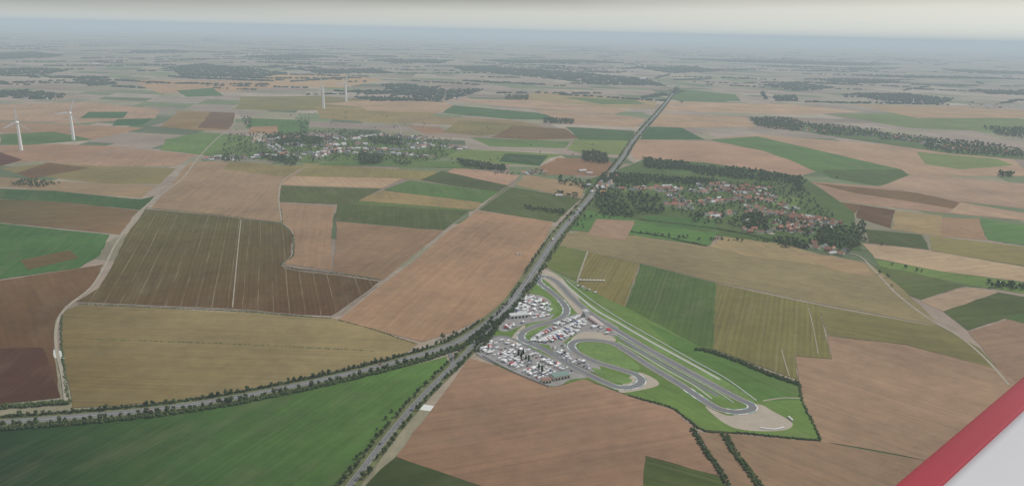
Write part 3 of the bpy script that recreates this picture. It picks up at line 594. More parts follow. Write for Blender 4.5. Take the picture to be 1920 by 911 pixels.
WOODS = [
 ([(1205,298),(1290,308),(1310,322),(1210,316)], 12, 13, .85), ([(1290,312),(1400,318),(1500,334),(1500,346),(1420,340),(1300,328)], 12, 12, .75),
 ([(1130,326),(1340,338),(1330,347),(1120,342)], 12, 12, .85), ([(1112,352),(1160,358),(1190,410),(1120,402)], 13, 12, .65),
 ([(1170,360),(1235,370),(1250,402),(1190,402)], 13, 12, .6), ([(1150,338),(1220,346),(1200,358),(1150,354)], 13, 12, .6),
 ([(1388,402),(1434,405),(1440,432),(1396,430)], 11, 13, .85), ([(1515,424),(1560,430),(1624,418),(1625,455),(1590,473),(1530,462)], 12, 12, .75),
 ([(1445,446),(1500,452),(1520,468),(1468,464)], 11, 12, .85), ([(1290,400),(1330,402),(1335,422),(1300,418)], 13, 10, .5),
 ([(1240,336),(1500,348),(1570,410),(1510,445),(1400,435),(1250,395)], 16, 9, .45), ([(1490,330),(1512,340),(1500,362),(1486,358)], 12, 12, .7),
 ([(1440,400),(1560,425),(1620,480),(1520,462),(1450,430)], 17, 9, .4),
 ([(1048,334),(1110,342),(1104,356),(1046,346)], 13, 11, .7), ([(1092,285),(1136,288),(1140,308),(1094,304)], 13, 14, .9),
 ([(1046,360),(1086,366),(1080,372),(1040,366)], 12, 9, .7), ([(984,388),(1060,396),(1058,404),(982,392)], 10, 9, .9),
 ([(1182,434),(1300,446),(1440,452),(1440,455),(1300,450),(1180,438)], 11, 7, .7), ([(1180,384),(1118,400),(1112,406),(1150,412),(1190,414)], 14, 10, .5),
 ([(498,256),(560,252),(606,262),(600,274),(520,274)], 14, 12, .75), ([(674,290),(716,292),(718,308),(676,310)], 12, 14, .9),
 ([(490,288),(540,292),(570,308),(540,312),(500,302)], 13, 12, .7), ([(856,300),(948,314),(950,324),(870,314)], 12, 13, .9),
 ([(686,258),(750,262),(760,274),(700,272)], 13, 12, .75), ([(430,252),(640,243),(845,262),(825,302),(600,304),(410,298)], 19, 9, .45),
 ([(410,292),(460,292),(456,304),(416,304)], 14, 10, .6), ([(740,302),(775,304),(765,312),(738,310)], 14, 10, .6),
 ([(452,218),(470,220),(474,240),(460,238)], 16, 10, .5), ([(560,222),(580,224),(575,252),(560,250)], 20, 10, .3),
 ([(1019,222),(1078,226),(1076,234),(1020,232)], 16, 12, .9), ([(946,180),(992,180),(992,188),(948,188)], 20, 14, .9),
 ([(20,342),(60,337),(118,345),(80,352),(24,350)], 13, 9, .9), ([(1406,222),(1480,222),(1510,234),(1500,248),(1420,238)], 17, 13, .8),
 ([(1500,230),(1560,236),(1650,244),(1640,258),(1540,253)], 18, 12, .7), ([(1640,248),(1750,260),(1740,270),(1650,263)], 18, 11, .65),
 ([(1740,260),(1830,266),(1915,280),(1920,296),(1800,290),(1730,280)], 18, 12, .7), ([(1840,238),(1925,242),(1925,262),(1870,254)], 19, 13, .75),
 ([(1870,322),(1902,326),(1900,334),(1872,332)], 14, 12, .9), ([(1845,528),(1930,540),(1930,546),(1860,540)], 10, 11, .9),
 ([(1640,508),(1680,545),(1710,555),(1690,545),(1660,512)], 14, 8, .4), ([(1660,494),(1720,505),(1740,512),(1700,508)], 14, 8, .5),
 ([(925,596),(940,600),(916,640),(886,652),(895,625)], 9, 8, .65), ([(820,636),(862,620),(860,632),(826,648)], 9, 8, .65),
 ([(995,318),(1025,320),(1022,328),(985,328)], 14, 9, .6), ([(925,322),(975,326),(960,332),(930,328)], 14, 8, .6),
 ([(1396,412),(1430,408),(1560,422),(1560,428),(1450,422)], 18, 9, .5), ([(1100,430),(1060,425),(1072,400),(1112,404)], 16, 9, .3),
]
for px, sp, h, pr in WOODS:
    for x, y in scatter(px, sp, .9, pr): T(x, y, h*random.uniform(.65, 1.25), 'wood')
for x, y in scatter([(560,205),(900,230),(1150,280),(1160,300),(700,315),(430,250)], 95, 1, .22): T(x, y, 9, 'field')
for x, y in scatter([(1540,300),(1930,500),(1930,560),(1640,500),(1620,430)], 110, 1, .12): T(x, y, 9, 'field')
LB = {'road': ('leafy green roadside tree beside the asphalt road', 'trees along the road'),
      'wood': ('broad dark green tree in the village copse', 'trees around the villages'),
      'field': ('lone broad green tree in open farmland', 'lone trees in the fields')}
trees.sort(key=lambda t: slant(t[0], t[1]))
def visible(x, y):
    d = Vector((x, y, -CH)); w = d.dot(Fw)
    return w > 0 and abs(d.dot(Rt)/w*FPX) < 975 and vpix(x, y, 0) < 925
k = 0; rest = []
for (x, y, h, why) in trees:
    vis = visible(x, y)
    if vis and k < 292:
        s = h/9.5; lab, grp = LB[why]
        TP[random.randrange(5)].place(x, y, 0, random.uniform(0, 6.28), (s*random.uniform(.9, 1.2), s*random.uniform(.9, 1.2), s), k < 110, lab, 'tree', grp); k += 1
    else: rest.append((x, y, h))
pos = [(x, y, 0) for x, y, h in rest]; sc = [(h/8.5, h/8.5, h/9.5) for x, y, h in rest]
tag(addobj('woodland', inst_mesh('woodland', LOW, pos, sc, [M_LEAF, M_BARK])), 'belts of dark green trees around the villages', 'trees', kind='stuff')
for (u, v) in [(972,670),(977,674),(981,668),(986,678),(991,681),(1010,694),(1016,699)]:
    x, y = g(u, v); random.choice(PP).place(x, y, Z, random.random()*6, (1.0, 1.0, random.uniform(.9, 1.2)), True, 'tall dark columnar poplar among the parked vehicles', 'tree', 'poplars in the paddock')
def hedge(px, w, h, label, P=None, d=0, rngv=None, step=2.4, prob=1.0):
    P = P or smooth(G(px), 8); pos = []; sc = []
    for p, t in resamp(P, step):
        n = Vector((-t.y, t.x)); vp = vpix(p.x, p.y, 0)
        if rngv and not (rngv[0] < vp < rngv[1]): continue
        if random.random() > prob: continue
        for k in range(max(1, int(w/2.5))):
            q = p+n*(d+random.uniform(-w/2, w/2)); r = random.uniform(1.4, 2.5)
            pos.append((q.x, q.y, 0)); sc.append((r, r, h*random.uniform(.5, 1.0)))
    if pos: tag(addobj('hedge', inst_mesh('hedge', CL, pos, sc, [M_LEAF])), label, 'hedge')
hedge(None, 9, 4.5, 'thick dark hedge lining the main road', RA, 19, (628, 830), 2.0)
hedge(None, 5, 3.2, 'dark roadside hedge between road and meadow', RA, -15, (655, 830), 2.2, .9)
hedge(None, 3, 3, 'low hedge beside the straight road', RA, 19, (400, 600), 3.5, .5)
hedge([(1305,655),(1340,662),(1400,685),(1450,705),(1500,722)], 10, 4.5, 'thick dark hedge along the circuit boundary')
hedge([(1500,722),(1503,750),(1520,785),(1538,825)], 3, 2.5, 'thin hedge at the corner of the circuit')
hedge([(1180,742),(1262,766),(1318,806),(1400,813),(1536,826)], 3, 2.2, 'low scrubby hedge below the circuit')
hedge([(1298,805),(1320,842),(1345,875),(1372,925)], 7, 4, 'dark hedge between ploughed fields')
hedge([(1358,815),(1378,850),(1405,885),(1432,925)], 8, 4, 'dark hedge between ploughed fields')
hedge([(-60,768),(60,760),(130,755)], 10, 4.5, 'thick hedge at the edge of brown field')
hedge([(150,570),(300,577),(440,583),(540,591),(622,597)], 2, 1.2, 'thin dark hedge along the field edge', step=3)
hedge([(160,636),(300,640),(500,648),(700,658)], 1.6, 0.9, 'thin dark grass line across straw field', step=3)
hedge([(275,390),(400,402),(527,418)], 2, 1.2, 'thin dark hedge along the field edge', step=3)
hedge([(550,440),(550,478),(532,499),(640,514),(714,525)], 3, 1.5, 'thin dark hedge around dark field', step=3)
hedge([(115,590),(116,650),(126,745)], 3, 1.5, 'rough hedge beside the chalk track', step=3)
hedge([(1185,436),(1230,442),(1325,462)], 4, 4, 'dark hedge around a green paddock')
hedge([(1345,430),(1400,440),(1470,457)], 4, 4, 'dark hedge behind village gardens')
hedge([(940,600),(920,632),(895,660)], 6, 4, 'dark hedge at the paddock entrance')
hedge([(1200,412),(1350,430)], 3, 3, 'hedge between green meadows')
hedge([(662,186),(760,188),(830,192)], 12, 6, 'far dark hedge line between fields', step=6)
hedge([(780,645),(700,618),(634,600)], 2, 1.2, 'thin hedge below the ploughed field', step=3)
pos = []; sc = []
def farwood(px, sp, pr=.5):
    for x, y in scatter(px, sp, 1.4, pr):
        q = sp*random.uniform(.35, .7); pos.append((x, y, 0)); sc.append((q, q, random.uniform(8, 15)))
FW = [([(320,128),(380,120),(480,130),(540,138),(480,148),(340,143)], 34), ([(0,101),(60,98),(120,104),(90,109),(0,112)], 40), ([(0,172),(60,170),(122,178),(110,188),(0,184)], 26),
 ([(850,126),(900,124),(1060,135),(1210,148),(1250,162),(1120,158),(980,143),(870,134)], 34), ([(715,160),(760,158),(840,170),(910,168),(880,178),(830,190),(760,180)], 26),
 ([(1185,127),(1300,126),(1360,134),(1260,138)], 40), ([(1420,160),(1500,156),(1570,165),(1500,172)], 32), ([(1600,178),(1700,176),(1790,186),(1760,198),(1650,190)], 28),
 ([(240,96),(330,94),(360,99),(260,101)], 50), ([(0,130),(60,128),(130,132),(100,139),(0,140)], 34), ([(140,153),(200,150),(222,158),(170,162)], 28),
 ([(1515,149),(1640,149),(1710,156),(1600,158)], 36), ([(1830,168),(1925,173),(1925,179),(1850,177)], 32), ([(450,106),(560,102),(640,107),(520,113)], 44), ([(900,113),(1100,113),(1180,119),(960,119)], 44),
 ([(1250,110),(1500,114),(1700,121),(1600,124),(1350,116)], 52), ([(560,131),(700,130),(740,138),(600,139)], 36), ([(700,113),(820,112),(840,118),(740,119)], 44), ([(1560,140),(1800,144),(1925,149),(1700,147)], 44),
 ([(1760,130),(1925,135),(1925,140),(1800,136)], 48), ([(1450,182),(1490,180),(1496,190),(1455,190)], 22), ([(660,182),(760,184),(840,190),(700,190)], 20)]
for px, sp in FW: farwood(px, sp)
for i in range(380):
    d = 6000*math.exp(random.random()**.8*1.75); th = random.uniform(-.62, .62); cx = d*math.tan(th)*0.98; cy = d
    L = random.uniform(120, 900)*(1+d/22000); W = random.choice([15, 25, 40, 90])*random.uniform(.7, 1.3)*(1+d/18000); a = random.uniform(-.5, .5)+random.choice([0, 0, 0.9]); sp = 20+d/650
    for k in range(int(L*W/sp/sp*.9)+int(L/sp*.5)):
        u = random.uniform(-.5, .5)*L; w = random.gauss(0, .33)*W*(1-(2*u/L)**2)
        pos.append((cx+u*math.cos(a)-w*math.sin(a), cy+u*math.sin(a)+w*math.cos(a)+20*math.sin(u/90+i), 0)); q = sp*random.uniform(.35, .7); sc.append((q, q, random.uniform(7, 14)))
tag(addobj('distant_woodland', inst_mesh('distant_woodland', CL, pos, sc, [M_LEAFD])), 'distant dark woods scattered over hazy farmland', 'woods', kind='stuff')
# ------------------------------------------------------------------ houses
ROOFS = {'orange': flat('orange_tile', (0.44, 0.21, 0.14)), 'slate': flat('slate', (0.19, 0.19, 0.20)), 'brown': flat('brown_tile', (0.28, 0.17, 0.13)), 'pale': flat('pale_sheet_roof', (0.6, 0.6, 0.6))}
WALLS = {'white': flat('white_render', (0.80, 0.78, 0.74)), 'cream': flat('cream_render', (0.68, 0.61, 0.50)), 'brick': flat('brick', (0.36, 0.18, 0.13))}
def house_proto(L, W, H, rh, wc, rc, name='house', nwin=4, chim=True):
    wm = WALLS[wc]; rm = ROOFS[rc]; parts = []
    w = MB(); w.ext([(-W/2, -.5), (W/2, -.5), (W/2, H), (0, H+rh), (-W/2, H)], 'x', -L/2, L/2, wm); parts.append(('wall', w))
    r = MB(); a = W/2+.45; h0 = H-.45*rh/(W/2)
    r.ext([(-a, h0+.02), (0, H+rh+.02), (a, h0+.02), (a, h0+.25), (0, H+rh+.3), (-a, h0+.25)], 'x', -L/2-.4, L/2+.4, rm); parts.append(('roof', r))
    if chim:
        c = MB(); c.box(L*.3, 0, H+rh-.3, .9, .7, 1.4, WALLS['brick']); c.box(L*.3, 0, H+rh+1.1, 1.05, .85, .15, WALLS['brick']); parts.append(('chimney', c))
    for i in range(nwin):
        x = -L/2+L*(i+.5)/nwin
        for sd in (-1, 1):
            if sd == 1 and i == 1:
                d = MB(); d.box(x, sd*(W/2+.02), 0, 1.0, .08, 2.2, M_GLASS); parts.append(('door', d)); continue
            q = MB(); q.box(x, sd*(W/2+.02), 1.0, 1.1, .08, 1.2, M_GLASS); parts.append(('window', q))
    return Proto(name, parts)
HP = {}
def desc(w, r): return {'white': 'white rendered', 'cream': 'cream rendered', 'brick': 'red brick'}[w], {'orange': 'orange tiled', 'slate': 'grey slate', 'brown': 'brown tiled', 'pale': 'pale sheet'}[r]
for w, r, L, W, H, rh in [('white','orange',12,8.5,3.6,3.2),('cream','orange',14,8.5,3.8,3.4),('brick','orange',11,8,5.4,3.2),('white','slate',12,8.5,3.8,3.2),('brick','slate',13,8,5,3.4),('cream','slate',11,8,3.8,3.2),('white','brown',15,9,3.8,3.4),('brick','brown',12,8,3.8,3.4),('white','pale',14,9,4,2)]:
    HP[(w, r)] = house_proto(L, W, H, rh, w, r)
BARN = house_proto(28, 15, 5.5, 3, 'cream', 'pale', 'barn', 3, False)
STREETS = [
 ([(1120,352),(1180,356),(1240,353),(1300,360),(1350,356),(1410,360),(1450,374)], 22, 'r'), ([(1250,384),(1290,384),(1350,376),(1400,371),(1445,378),(1490,394)], 22, 'r'),
 ([(1320,408),(1380,400),(1430,402),(1480,405),(1530,412),(1570,422)], 22, 'r'), ([(1400,434),(1450,434),(1500,426),(1535,410)], 28, 'r'),
 ([(1235,350),(1268,372),(1288,395)], 28, 'r'), ([(1350,345),(1385,365),(1410,390),(1420,408)], 28, 'r'), ([(1520,460),(1560,470),(1600,478)], 28, 'r'), ([(1310,348),(1400,350),(1440,356)], 24, 'r'),
 ([(1440,392),(1500,414),(1560,436)], 28, 'r'), ([(1118,362),(1135,345),(1150,330)], 28, 'r'), ([(1400,418),(1460,420),(1520,440)], 28, 'r'),
 ([(385,300),(430,298),(480,295),(540,290),(600,289),(660,280),(720,282),(780,278),(820,272)], 24, 'l'), ([(480,268),(540,260),(600,256),(650,262),(700,256),(760,258),(800,265)], 30, 'l'),
 ([(600,256),(622,270),(612,285),(590,300)], 28, 'l'), ([(640,286),(700,288),(760,291),(810,296)], 30, 'l'), ([(540,272),(600,275),(650,272),(740,270),(800,272)], 32, 'l'), ([(500,262),(520,280),(560,300)], 32, 'l'),
 ([(985,326),(1022,322)], 26, 'l'), ([(830,276),(880,280)], 34, 'l'), ([(1440,240),(1540,247),(1640,256),(1720,266),(1800,278),(1925,292)], 42, 'r'), ([(1680,258),(1740,272),(1790,280)], 42, 'r')]
houses = []; yard = MB(); YM = [M_PATH, M_GRASS, M_GRASS, M_VERGE, M_VERGE, M_GRASS, M_PAVE]
for px, st, pal in STREETS:
    P = smooth(G(px), 12); strip('village_street', P, -2.6, 2.6, Z+.03+random.random()*.008, M_ROAD)
    for p, t in resamp(P, st):
        for sd in (-1, 1):
            if random.random() > .78: continue
            n = Vector((-t.y, t.x)); q = p+n*sd*random.uniform(10, 20)+t*random.uniform(-4, 4)
            houses.append((q.x, q.y, math.atan2(t.y, t.x)+(0 if random.random() < .75 else math.pi/2)+random.uniform(-.08, .08), pal))
            zz = Z+.045+.0006*len(yard.f); c = p+n*sd*18; a = n*random.uniform(11, 15); b = t*random.uniform(7, 11)
            yard.add([(*(c-a-b), zz), (*(c+a-b), zz), (*(c+a+b), zz), (*(c-a+b), zz)], [(0, 1, 2, 3)], random.choice(YM))
tag(addobj('village_yards', yard.mesh('village_yards')), kind='structure')
for px, n in [([(330,130),(470,130),(460,143),(340,141)], 40), ([(730,165),(890,170),(860,188),(780,182)], 60), ([(1090,142),(1230,150),(1230,162),(1120,158)], 60), ([(0,104),(110,104),(110,110),(0,112)], 15), ([(170,118),(200,118),(200,124),(170,124)], 10), ([(1440,160),(1550,162),(1550,172),(1450,172)], 25), ([(1620,186),(1780,190),(1780,198),(1640,196)], 30), ([(1800,190),(1920,198),(1920,208),(1820,204)], 30), ([(10,176),(120,180),(110,188),(10,186)], 20)]:
    P = G(px); xs = [p[0] for p in P]; ys = [p[1] for p in P]; c = 0
    while c < n:
        x = random.uniform(min(xs), max(xs)); y = random.uniform(min(ys), max(ys))
        if inpoly(x, y, P): houses.append((x, y, random.random()*3, 'f')); c += 1
houses.sort(key=lambda h: slant(h[0], h[1])); k = 0; far = MB()
for x, y, r, pal in houses:
    if pal == 'r': key = random.choice([('white','orange'),('cream','orange'),('brick','orange'),('white','orange'),('white','slate'),('white','brown'),('white','pale')])
    else: key = random.choice([('white','slate'),('brick','slate'),('cream','slate'),('white','brown'),('white','orange'),('white','pale'),('white','pale')])
    if random.random() < .5: r += math.pi
    if k < 290 and visible(x, y):
        a, b = desc(*key)
        HP[key].place(x, y, 0.3, r, random.uniform(1.0, 1.35), k < 40, '%s village house with %s roof' % (a, b), 'house', 'houses in the villages'); k += 1
    else:
        s = random.uniform(1.1, 1.6); j = HP[key].joined; o = len(far.v); c, sn = math.cos(r), math.sin(r)
        far.v += [(x+s*(p[0]*c-p[1]*sn), y+s*(p[0]*sn+p[1]*c), s*p[2]) for p in j.v]; far.f += [tuple(i+o for i in f) for f in j.f]; far.m += j.m
if far.v: tag(addobj('distant_village', far.mesh('distant_village')), 'far hazy village houses among trees', 'village', kind='stuff')
for u, v, r, s in [(1092,322,.3,1), (1105,326,.2,.8), (410,296,.5,1.1), (440,302,.2,.7), (1340,408,.2,1), (1250,352,.2,1.2), (1270,356,.5,.8), (1048,368,.1,.8), (180,122,.3,2.2), (627,176,.2,1.4), (1205,150,.2,2.5), (1560,476,.3,.7), (862,282,0,.9), (1128,352,.5,.8)]:
    x, y = g(u, v); BARN.place(x, y, .3, r, s, True, 'large farm barn with pale sheet roof beside the fields', 'barn', 'farm barns')
# ------------------------------------------------------------------ circuit buildings
def shed(name, u, v, L, W, H, rot, wm, rm, label, stripes=None, n=5):
    w = MB(); w.box(0, 0, -.3, L, W, H+.3, wm); r = MB()
    r.ext([(-W/2-.5, H+.01), (W/2+.5, H+.01), (W/2+.5, H+.35), (0, H+1.4), (-W/2-.5, H+.35)], 'x', -L/2-.5, L/2+.5, rm)
    parts = [('wall', w), ('roof', r)]
    for i in range(n):
        d = MB(); d.box(-L/2+L*(i+.5)/n, -W/2-.03, 0, L/n*.6, .08, H*.65, stripes or M_GLASS); parts.append(('door', d))
        q = MB(); q.box(-L/2+L*(i+.5)/n, W/2+.03, H*.4, L/n*.5, .08, H*.3, M_GLASS); parts.append(('window', q))
    x, y = g(u, v); return Proto(name, parts).place(x, y, Z+.02, rot, 1, True, label, 'building')
def adir(a, b):
    A = g(*a); B = g(*b); return math.atan2(B[1]-A[1], B[0]-A[0])
M_GREENR = flat('grey_green_roof', (0.2, 0.28, 0.25)); M_PALE = flat('pale_roof', (0.55, 0.56, 0.56)); M_PINK = flat('pale_pink_roof', (0.52, 0.44, 0.41))
rs = adir((1075,561), (1155,619))
shed('clubhouse', 972, 594, 34, 14, 5, adir((950,598),(992,594)), WALLS['white'], M_PALE, 'low white clubhouse with pale grey roof in the paddock')
shed('workshop', 1050, 708, 26, 14, 5, adir((1036,712),(1066,706)), WALLS['cream'], M_GREENR, 'workshop with grey green sheet roof at the paddock end')
shed('pit_garage', 1118, 606, 50, 8, 4, rs, WALLS['white'], M_PINK, 'long pit garage row beside the race straight', M_RED, 10)
shed('race_control', 1098, 592, 12, 8, 9, rs, WALLS['white'], M_PALE, 'two storey white race control building', None, 3)
shed('office', 1142, 622, 10, 7, 3.4, rs, WALLS['white'], M_RED, 'small white office with red roof beside the pits', None, 3)
shed('gatehouse', 906, 655, 10, 6, 3, .5, WALLS['white'], M_PALE, 'small gatehouse with pale roof at the entrance', None, 2)
shed('toilet_block', 1000, 640, 9, 6, 3, .2, WALLS['white'], M_WHITE, 'small white flat service block near the track', None, 2)
shed('workshop', 1024, 716, 14, 9, 4, .2, WALLS['cream'], ROOFS['brown'], 'cream workshop with brown roof at paddock edge', None, 3)
M_ORG = flat('orange_sheet', (0.6, 0.32, 0.08)); shed('warehouse', 1130, 364, 22, 16, 8, 1.1, M_ORG, M_ORG, 'bright orange warehouse beside the main road', None, 3)
shed('warehouse', 1100, 350, 26, 14, 7, .3, WALLS['white'], M_PALE, 'pale warehouse beside the main road', None, 3)
# ------------------------------------------------------------------ vehicles
def wheels(parts, xs, yw, r):
    for x in xs:
        for sd in (-1, 1):
            w = MB(); w.tube((x, sd*yw-.11, r), (x, sd*yw+.11, r), r, r, M_TYRE, 10); parts.append(('wheel', w))
PAINT = {n: flat(n+'_car_paint', c, .3, .04) for n, c in {'white': (.85, .85, .85), 'silver': (.5, .51, .53), 'black': (.03, .03, .035), 'red': (.45, .03, .03), 'blue': (.04, .09, .28), 'grey': (.18, .185, .19)}.items()}
def car(c):
    p = PAINT[c]; b = MB()
    b.ext([(-2.1, .35), (2.1, .35), (2.15, .6), (2.05, .85), (1.0, .98), (-1.9, 1.0), (-2.15, .85)], 'y', -.86, .86, p)
    gl = MB(); gl.ext([(1.05, .98), (.35, 1.42), (-1.25, 1.44), (-1.85, 1.0)], 'y', -.74, .74, M_GLASS)
    rf = MB(); rf.ext([(.42, 1.43), (.38, 1.48), (-1.25, 1.5), (-1.3, 1.45)], 'y', -.72, .72, p)
    parts = [('body', b), ('window', gl), ('roof', rf)]; wheels(parts, (-1.3, 1.3), .8, .33); return Proto('parked_car', parts)
def van(c):
    p = PAINT[c]; b = MB()
    b.ext([(-2.7, .4), (2.7, .4), (2.75, .8), (2.55, 1.2), (1.95, 1.3), (1.4, 2.2), (1.1, 2.4), (-2.65, 2.45), (-2.75, 2.2)], 'y', -.98, .98, p)
    gl = MB(); gl.ext([(2.02, 1.33), (1.98, 1.38), (1.46, 2.16), (1.52, 2.16)], 'y', -.85, .85, M_GLASS); gl.box(1.35, 0, 1.4, .7, 2.0, .5, M_GLASS)
    parts = [('body', b), ('window', gl)]; wheels(parts, (-1.7, 1.7), .9, .36); return Proto('parked_van', parts)
def camper():
    p = PAINT['white']; b = MB()
    b.ext([(-3.4, .45), (3.3, .45), (3.35, .9), (3.1, 1.25), (2.5, 1.35), (2.2, 1.9), (2.9, 2.2), (2.7, 2.9), (-3.3, 3.0), (-3.45, 2.7)], 'y', -1.1, 1.1, p)
    gl = MB(); gl.box(0, 0, 1.6, .9, 2.24, .5, M_GLASS); gl.box(-1.9, 0, 1.6, .8, 2.24, .5, M_GLASS); gl.ext([(2.5, 1.38), (2.25, 1.88), (2.3, 1.9), (2.56, 1.4)], 'y', -.9, .9, M_GLASS)
    st = MB(); st.box(-.5, 0, 1.15, 5, 2.24, .12, PAINT['grey']); parts = [('body', b), ('window', gl), ('trim', st)]; wheels(parts, (-2, 2.2), 1.0, .38); return Proto('motorhome', parts)
def lorry(c):
    b = MB(); b.ext([(-6, 1.0), (3.6, 1.0), (3.6, 3.9), (-6, 3.9)], 'y', -1.25, 1.25, PAINT['white']); cb = MB()
    cb.ext([(3.8, .5), (6, .5), (6.05, 1.6), (5.8, 3.0), (5.2, 3.4), (3.8, 3.5)], 'y', -1.2, 1.2, PAINT[c]); gl = MB(); gl.ext([(6.06, 1.7), (5.85, 2.8), (5.9, 2.85), (6.12, 1.7)], 'y', -1.1, 1.1, M_GLASS)
    ch = MB(); ch.box(0, 0, .6, 11, 1, .4, PAINT['black']); parts = [('trailer_body', b), ('cab', cb), ('windscreen', gl), ('chassis', ch)]; wheels(parts, (-5, -3.8, 2.2, 4.8), 1.1, .5); return Proto('lorry', parts)
def tent(c, w=6, d=4):
    m = PAINT[c]; r = MB(); r.box(0, 0, 2.3, w, d, .3, m); r.box(0, 0, 2.6, w, d, 1.1, m, .15); parts = [('canopy', r)]
    for sx in (-1, 1):
        for sy in (-1, 1):
            l = MB(); l.tube((sx*(w/2-.1), sy*(d/2-.1), 0), (sx*(w/2-.1), sy*(d/2-.1), 2.35), .05, .05, M_STEEL, 6); parts.append(('leg', l))
    return Proto('canopy_tent', parts)
CARS = {c: car(c) for c in PAINT}; VANS = {c: van(c) for c in ('white', 'silver', 'grey', 'black')}; CMP = camper(); LOR = {c: lorry(c) for c in ('white', 'red', 'blue')}; TEN = {c: tent(c) for c in ('white', 'red', 'blue', 'black')}
cnt = {'car': 0, 'van': 0, 'camper': 0, 'tent': 0, 'lorry': 0}
def veh(x, y, z, rot, mix):
    r = random.random(); det = lambda k: cnt[k] < 12
    rot += random.uniform(-.16, .16)+(math.pi if random.random() < .5 else 0)
    if r < mix[0]:
        if cnt['car'] > 265: return
        c = random.choice(['white', 'white', 'white', 'silver', 'silver', 'black', 'red', 'blue', 'grey']); CARS[c].place(x, y, z, rot, 1, det('car'), c+' car parked on the circuit tarmac', 'car', 'cars parked in the paddock'); cnt['car'] += 1
    elif r < mix[1]:
        if cnt['van'] > 290: return
        c = random.choice(['white']*6+['silver', 'grey']); VANS[c].place(x, y, z, rot, random.uniform(1, 1.25), det('van'), c+' panel van parked in the paddock', 'van', 'vans parked in the paddock'); cnt['van'] += 1
    elif r < mix[2]: CMP.place(x, y, z, rot, random.uniform(1, 1.2), det('camper'), 'white motorhome parked in the paddock', 'motorhome', 'motorhomes in the paddock'); cnt['camper'] += 1
    elif r < mix[3]:
        c = random.choice(['white']*9+['red', 'red', 'blue']); TEN[c].place(x, y, z, rot, random.uniform(.9, 1.3), det('tent'), c+' canopy tent pitched in the paddock', 'tent', 'canopy tents in the paddock'); cnt['tent'] += 1
    else: c = random.choice(['white', 'red', 'blue']); LOR[c].place(x, y, z, rot, .9, det('lorry'), 'white box lorry with %s cab in the paddock' % c, 'lorry', 'lorries in the paddock'); cnt['lorry'] += 1
LOTS = [([(978,555),(1014,558),(1036,578),(1028,594),(1000,600),(985,588),(962,590),(958,578)], adir((980,560),(1030,580)), 8.0, 4.2, .98, (.18, .50, .72, .96)),
 ([(940,606),(990,602),(985,606),(950,620)], adir((940,610),(985,602)), 8, 4, .8, (.3, .6, .8, 1)),
 ([(998,636),(1052,603),(1088,592),(1100,604),(1090,618),(1050,640),(1012,643)], adir((1005,634),(1080,598)), 7.6, 4.8, 1.1, (.04, .28, .48, .95)),
 ([(898,660),(922,636),(958,640),(1000,660),(1050,684),(1078,700),(1064,706),(1034,704),(1034,720),(960,694)], adir((922,638),(1030,690)), 8.2, 3.9, .95, (.34, .66, .86, .97)),
 ([(1034,652),(1056,648),(1074,666),(1116,688),(1104,694),(1060,678)], adir((1050,660),(1110,690)), 8, 3.4, .85, (.55, .88, .96, 1)),
 ([(1082,532),(1120,546),(1116,552),(1080,538)], adir((1082,532),(1118,548)), 7, 5, .7, (.5, .9, .95, 1)),
 ([(1105,606),(1150,622),(1146,630),(1108,618)], rs, 8, 5, .6, (.2, .6, .75, 1))]
for px, rd, rsp, ssp, pr, mix in LOTS:
    P = G(px); cx = sum(p[0] for p in P)/len(P); cy = sum(p[1] for p in P)/len(P); t = Vector((math.cos(rd), math.sin(rd))); n = Vector((-t.y, t.x))
    for i in range(-40, 41):
        gap = random.random()*.3
        if i % 6 == 1: continue
        for j in range(-70, 71):
            if (j+i//4*3) % 19 in (0, 1): continue
            q = Vector((cx, cy))+n*(i*rsp+random.uniform(-.9, .9))+t*(j*ssp+random.uniform(-.6, .6))
            if inpoly(q.x, q.y, P) and random.random() < pr-gap: veh(q.x, q.y, Z+.025, rd+math.pi/2, mix)
P = G([(1088,527),(1132,528)])
for i in range(8):
    x = P[0][0]+(P[1][0]-P[0][0])*i/7; y = P[0][1]+(P[1][1]-P[0][1])*i/7
    TEN['white'].place(x, y, FZ[0], random.uniform(-.1, .1), .95, True, 'white canopy tent pitched in a stubble field', 'tent', 'canopy tents in the field')
for P, v0, v1, n, w in ((RA, 200, 790, 26, 3.6), (RB, 560, 900, 4, 2.0)):
    S_ = [s for s in resamp(P, 12) if v0 < vpix(s[0].x, s[0].y, 0) < v1]
    for (p, t) in random.sample(S_, n):
        sd = random.choice((-1, 1)); nn = Vector((-t.y, t.x)); q = p+nn*sd*w; rot = math.atan2(t.y, t.x)+(math.pi if sd > 0 else 0)
        if P is RA and random.random() < .2: c = random.choice(['white', 'blue', 'red']); LOR[c].place(q.x, q.y, Z+.06, rot, 1, False, 'white box lorry with %s cab driving on the road' % c, 'lorry', 'traffic on the road')
        else: c = random.choice(list(PAINT)); CARS[c].place(q.x, q.y, Z+.06, rot, 1, False, c+' car driving on the country road', 'car', 'traffic on the road')
mb = MB(); hx, hy = g(971, 476); M_STRAW = flat('straw', (0.45, 0.38, 0.28))
for i in range(16):
    V, F_ = lump(I2, (random.gauss(0, 6), random.gauss(0, 3), .3), (2.8, 2.2, 1.8), rng); mb.raw(V, F_, M_STRAW)
o = addobj('straw_heap', mb.mesh('straw_heap')); o.location = (hx, hy, Z); tag(o, 'pale straw and manure heap on ploughed field', 'heap')
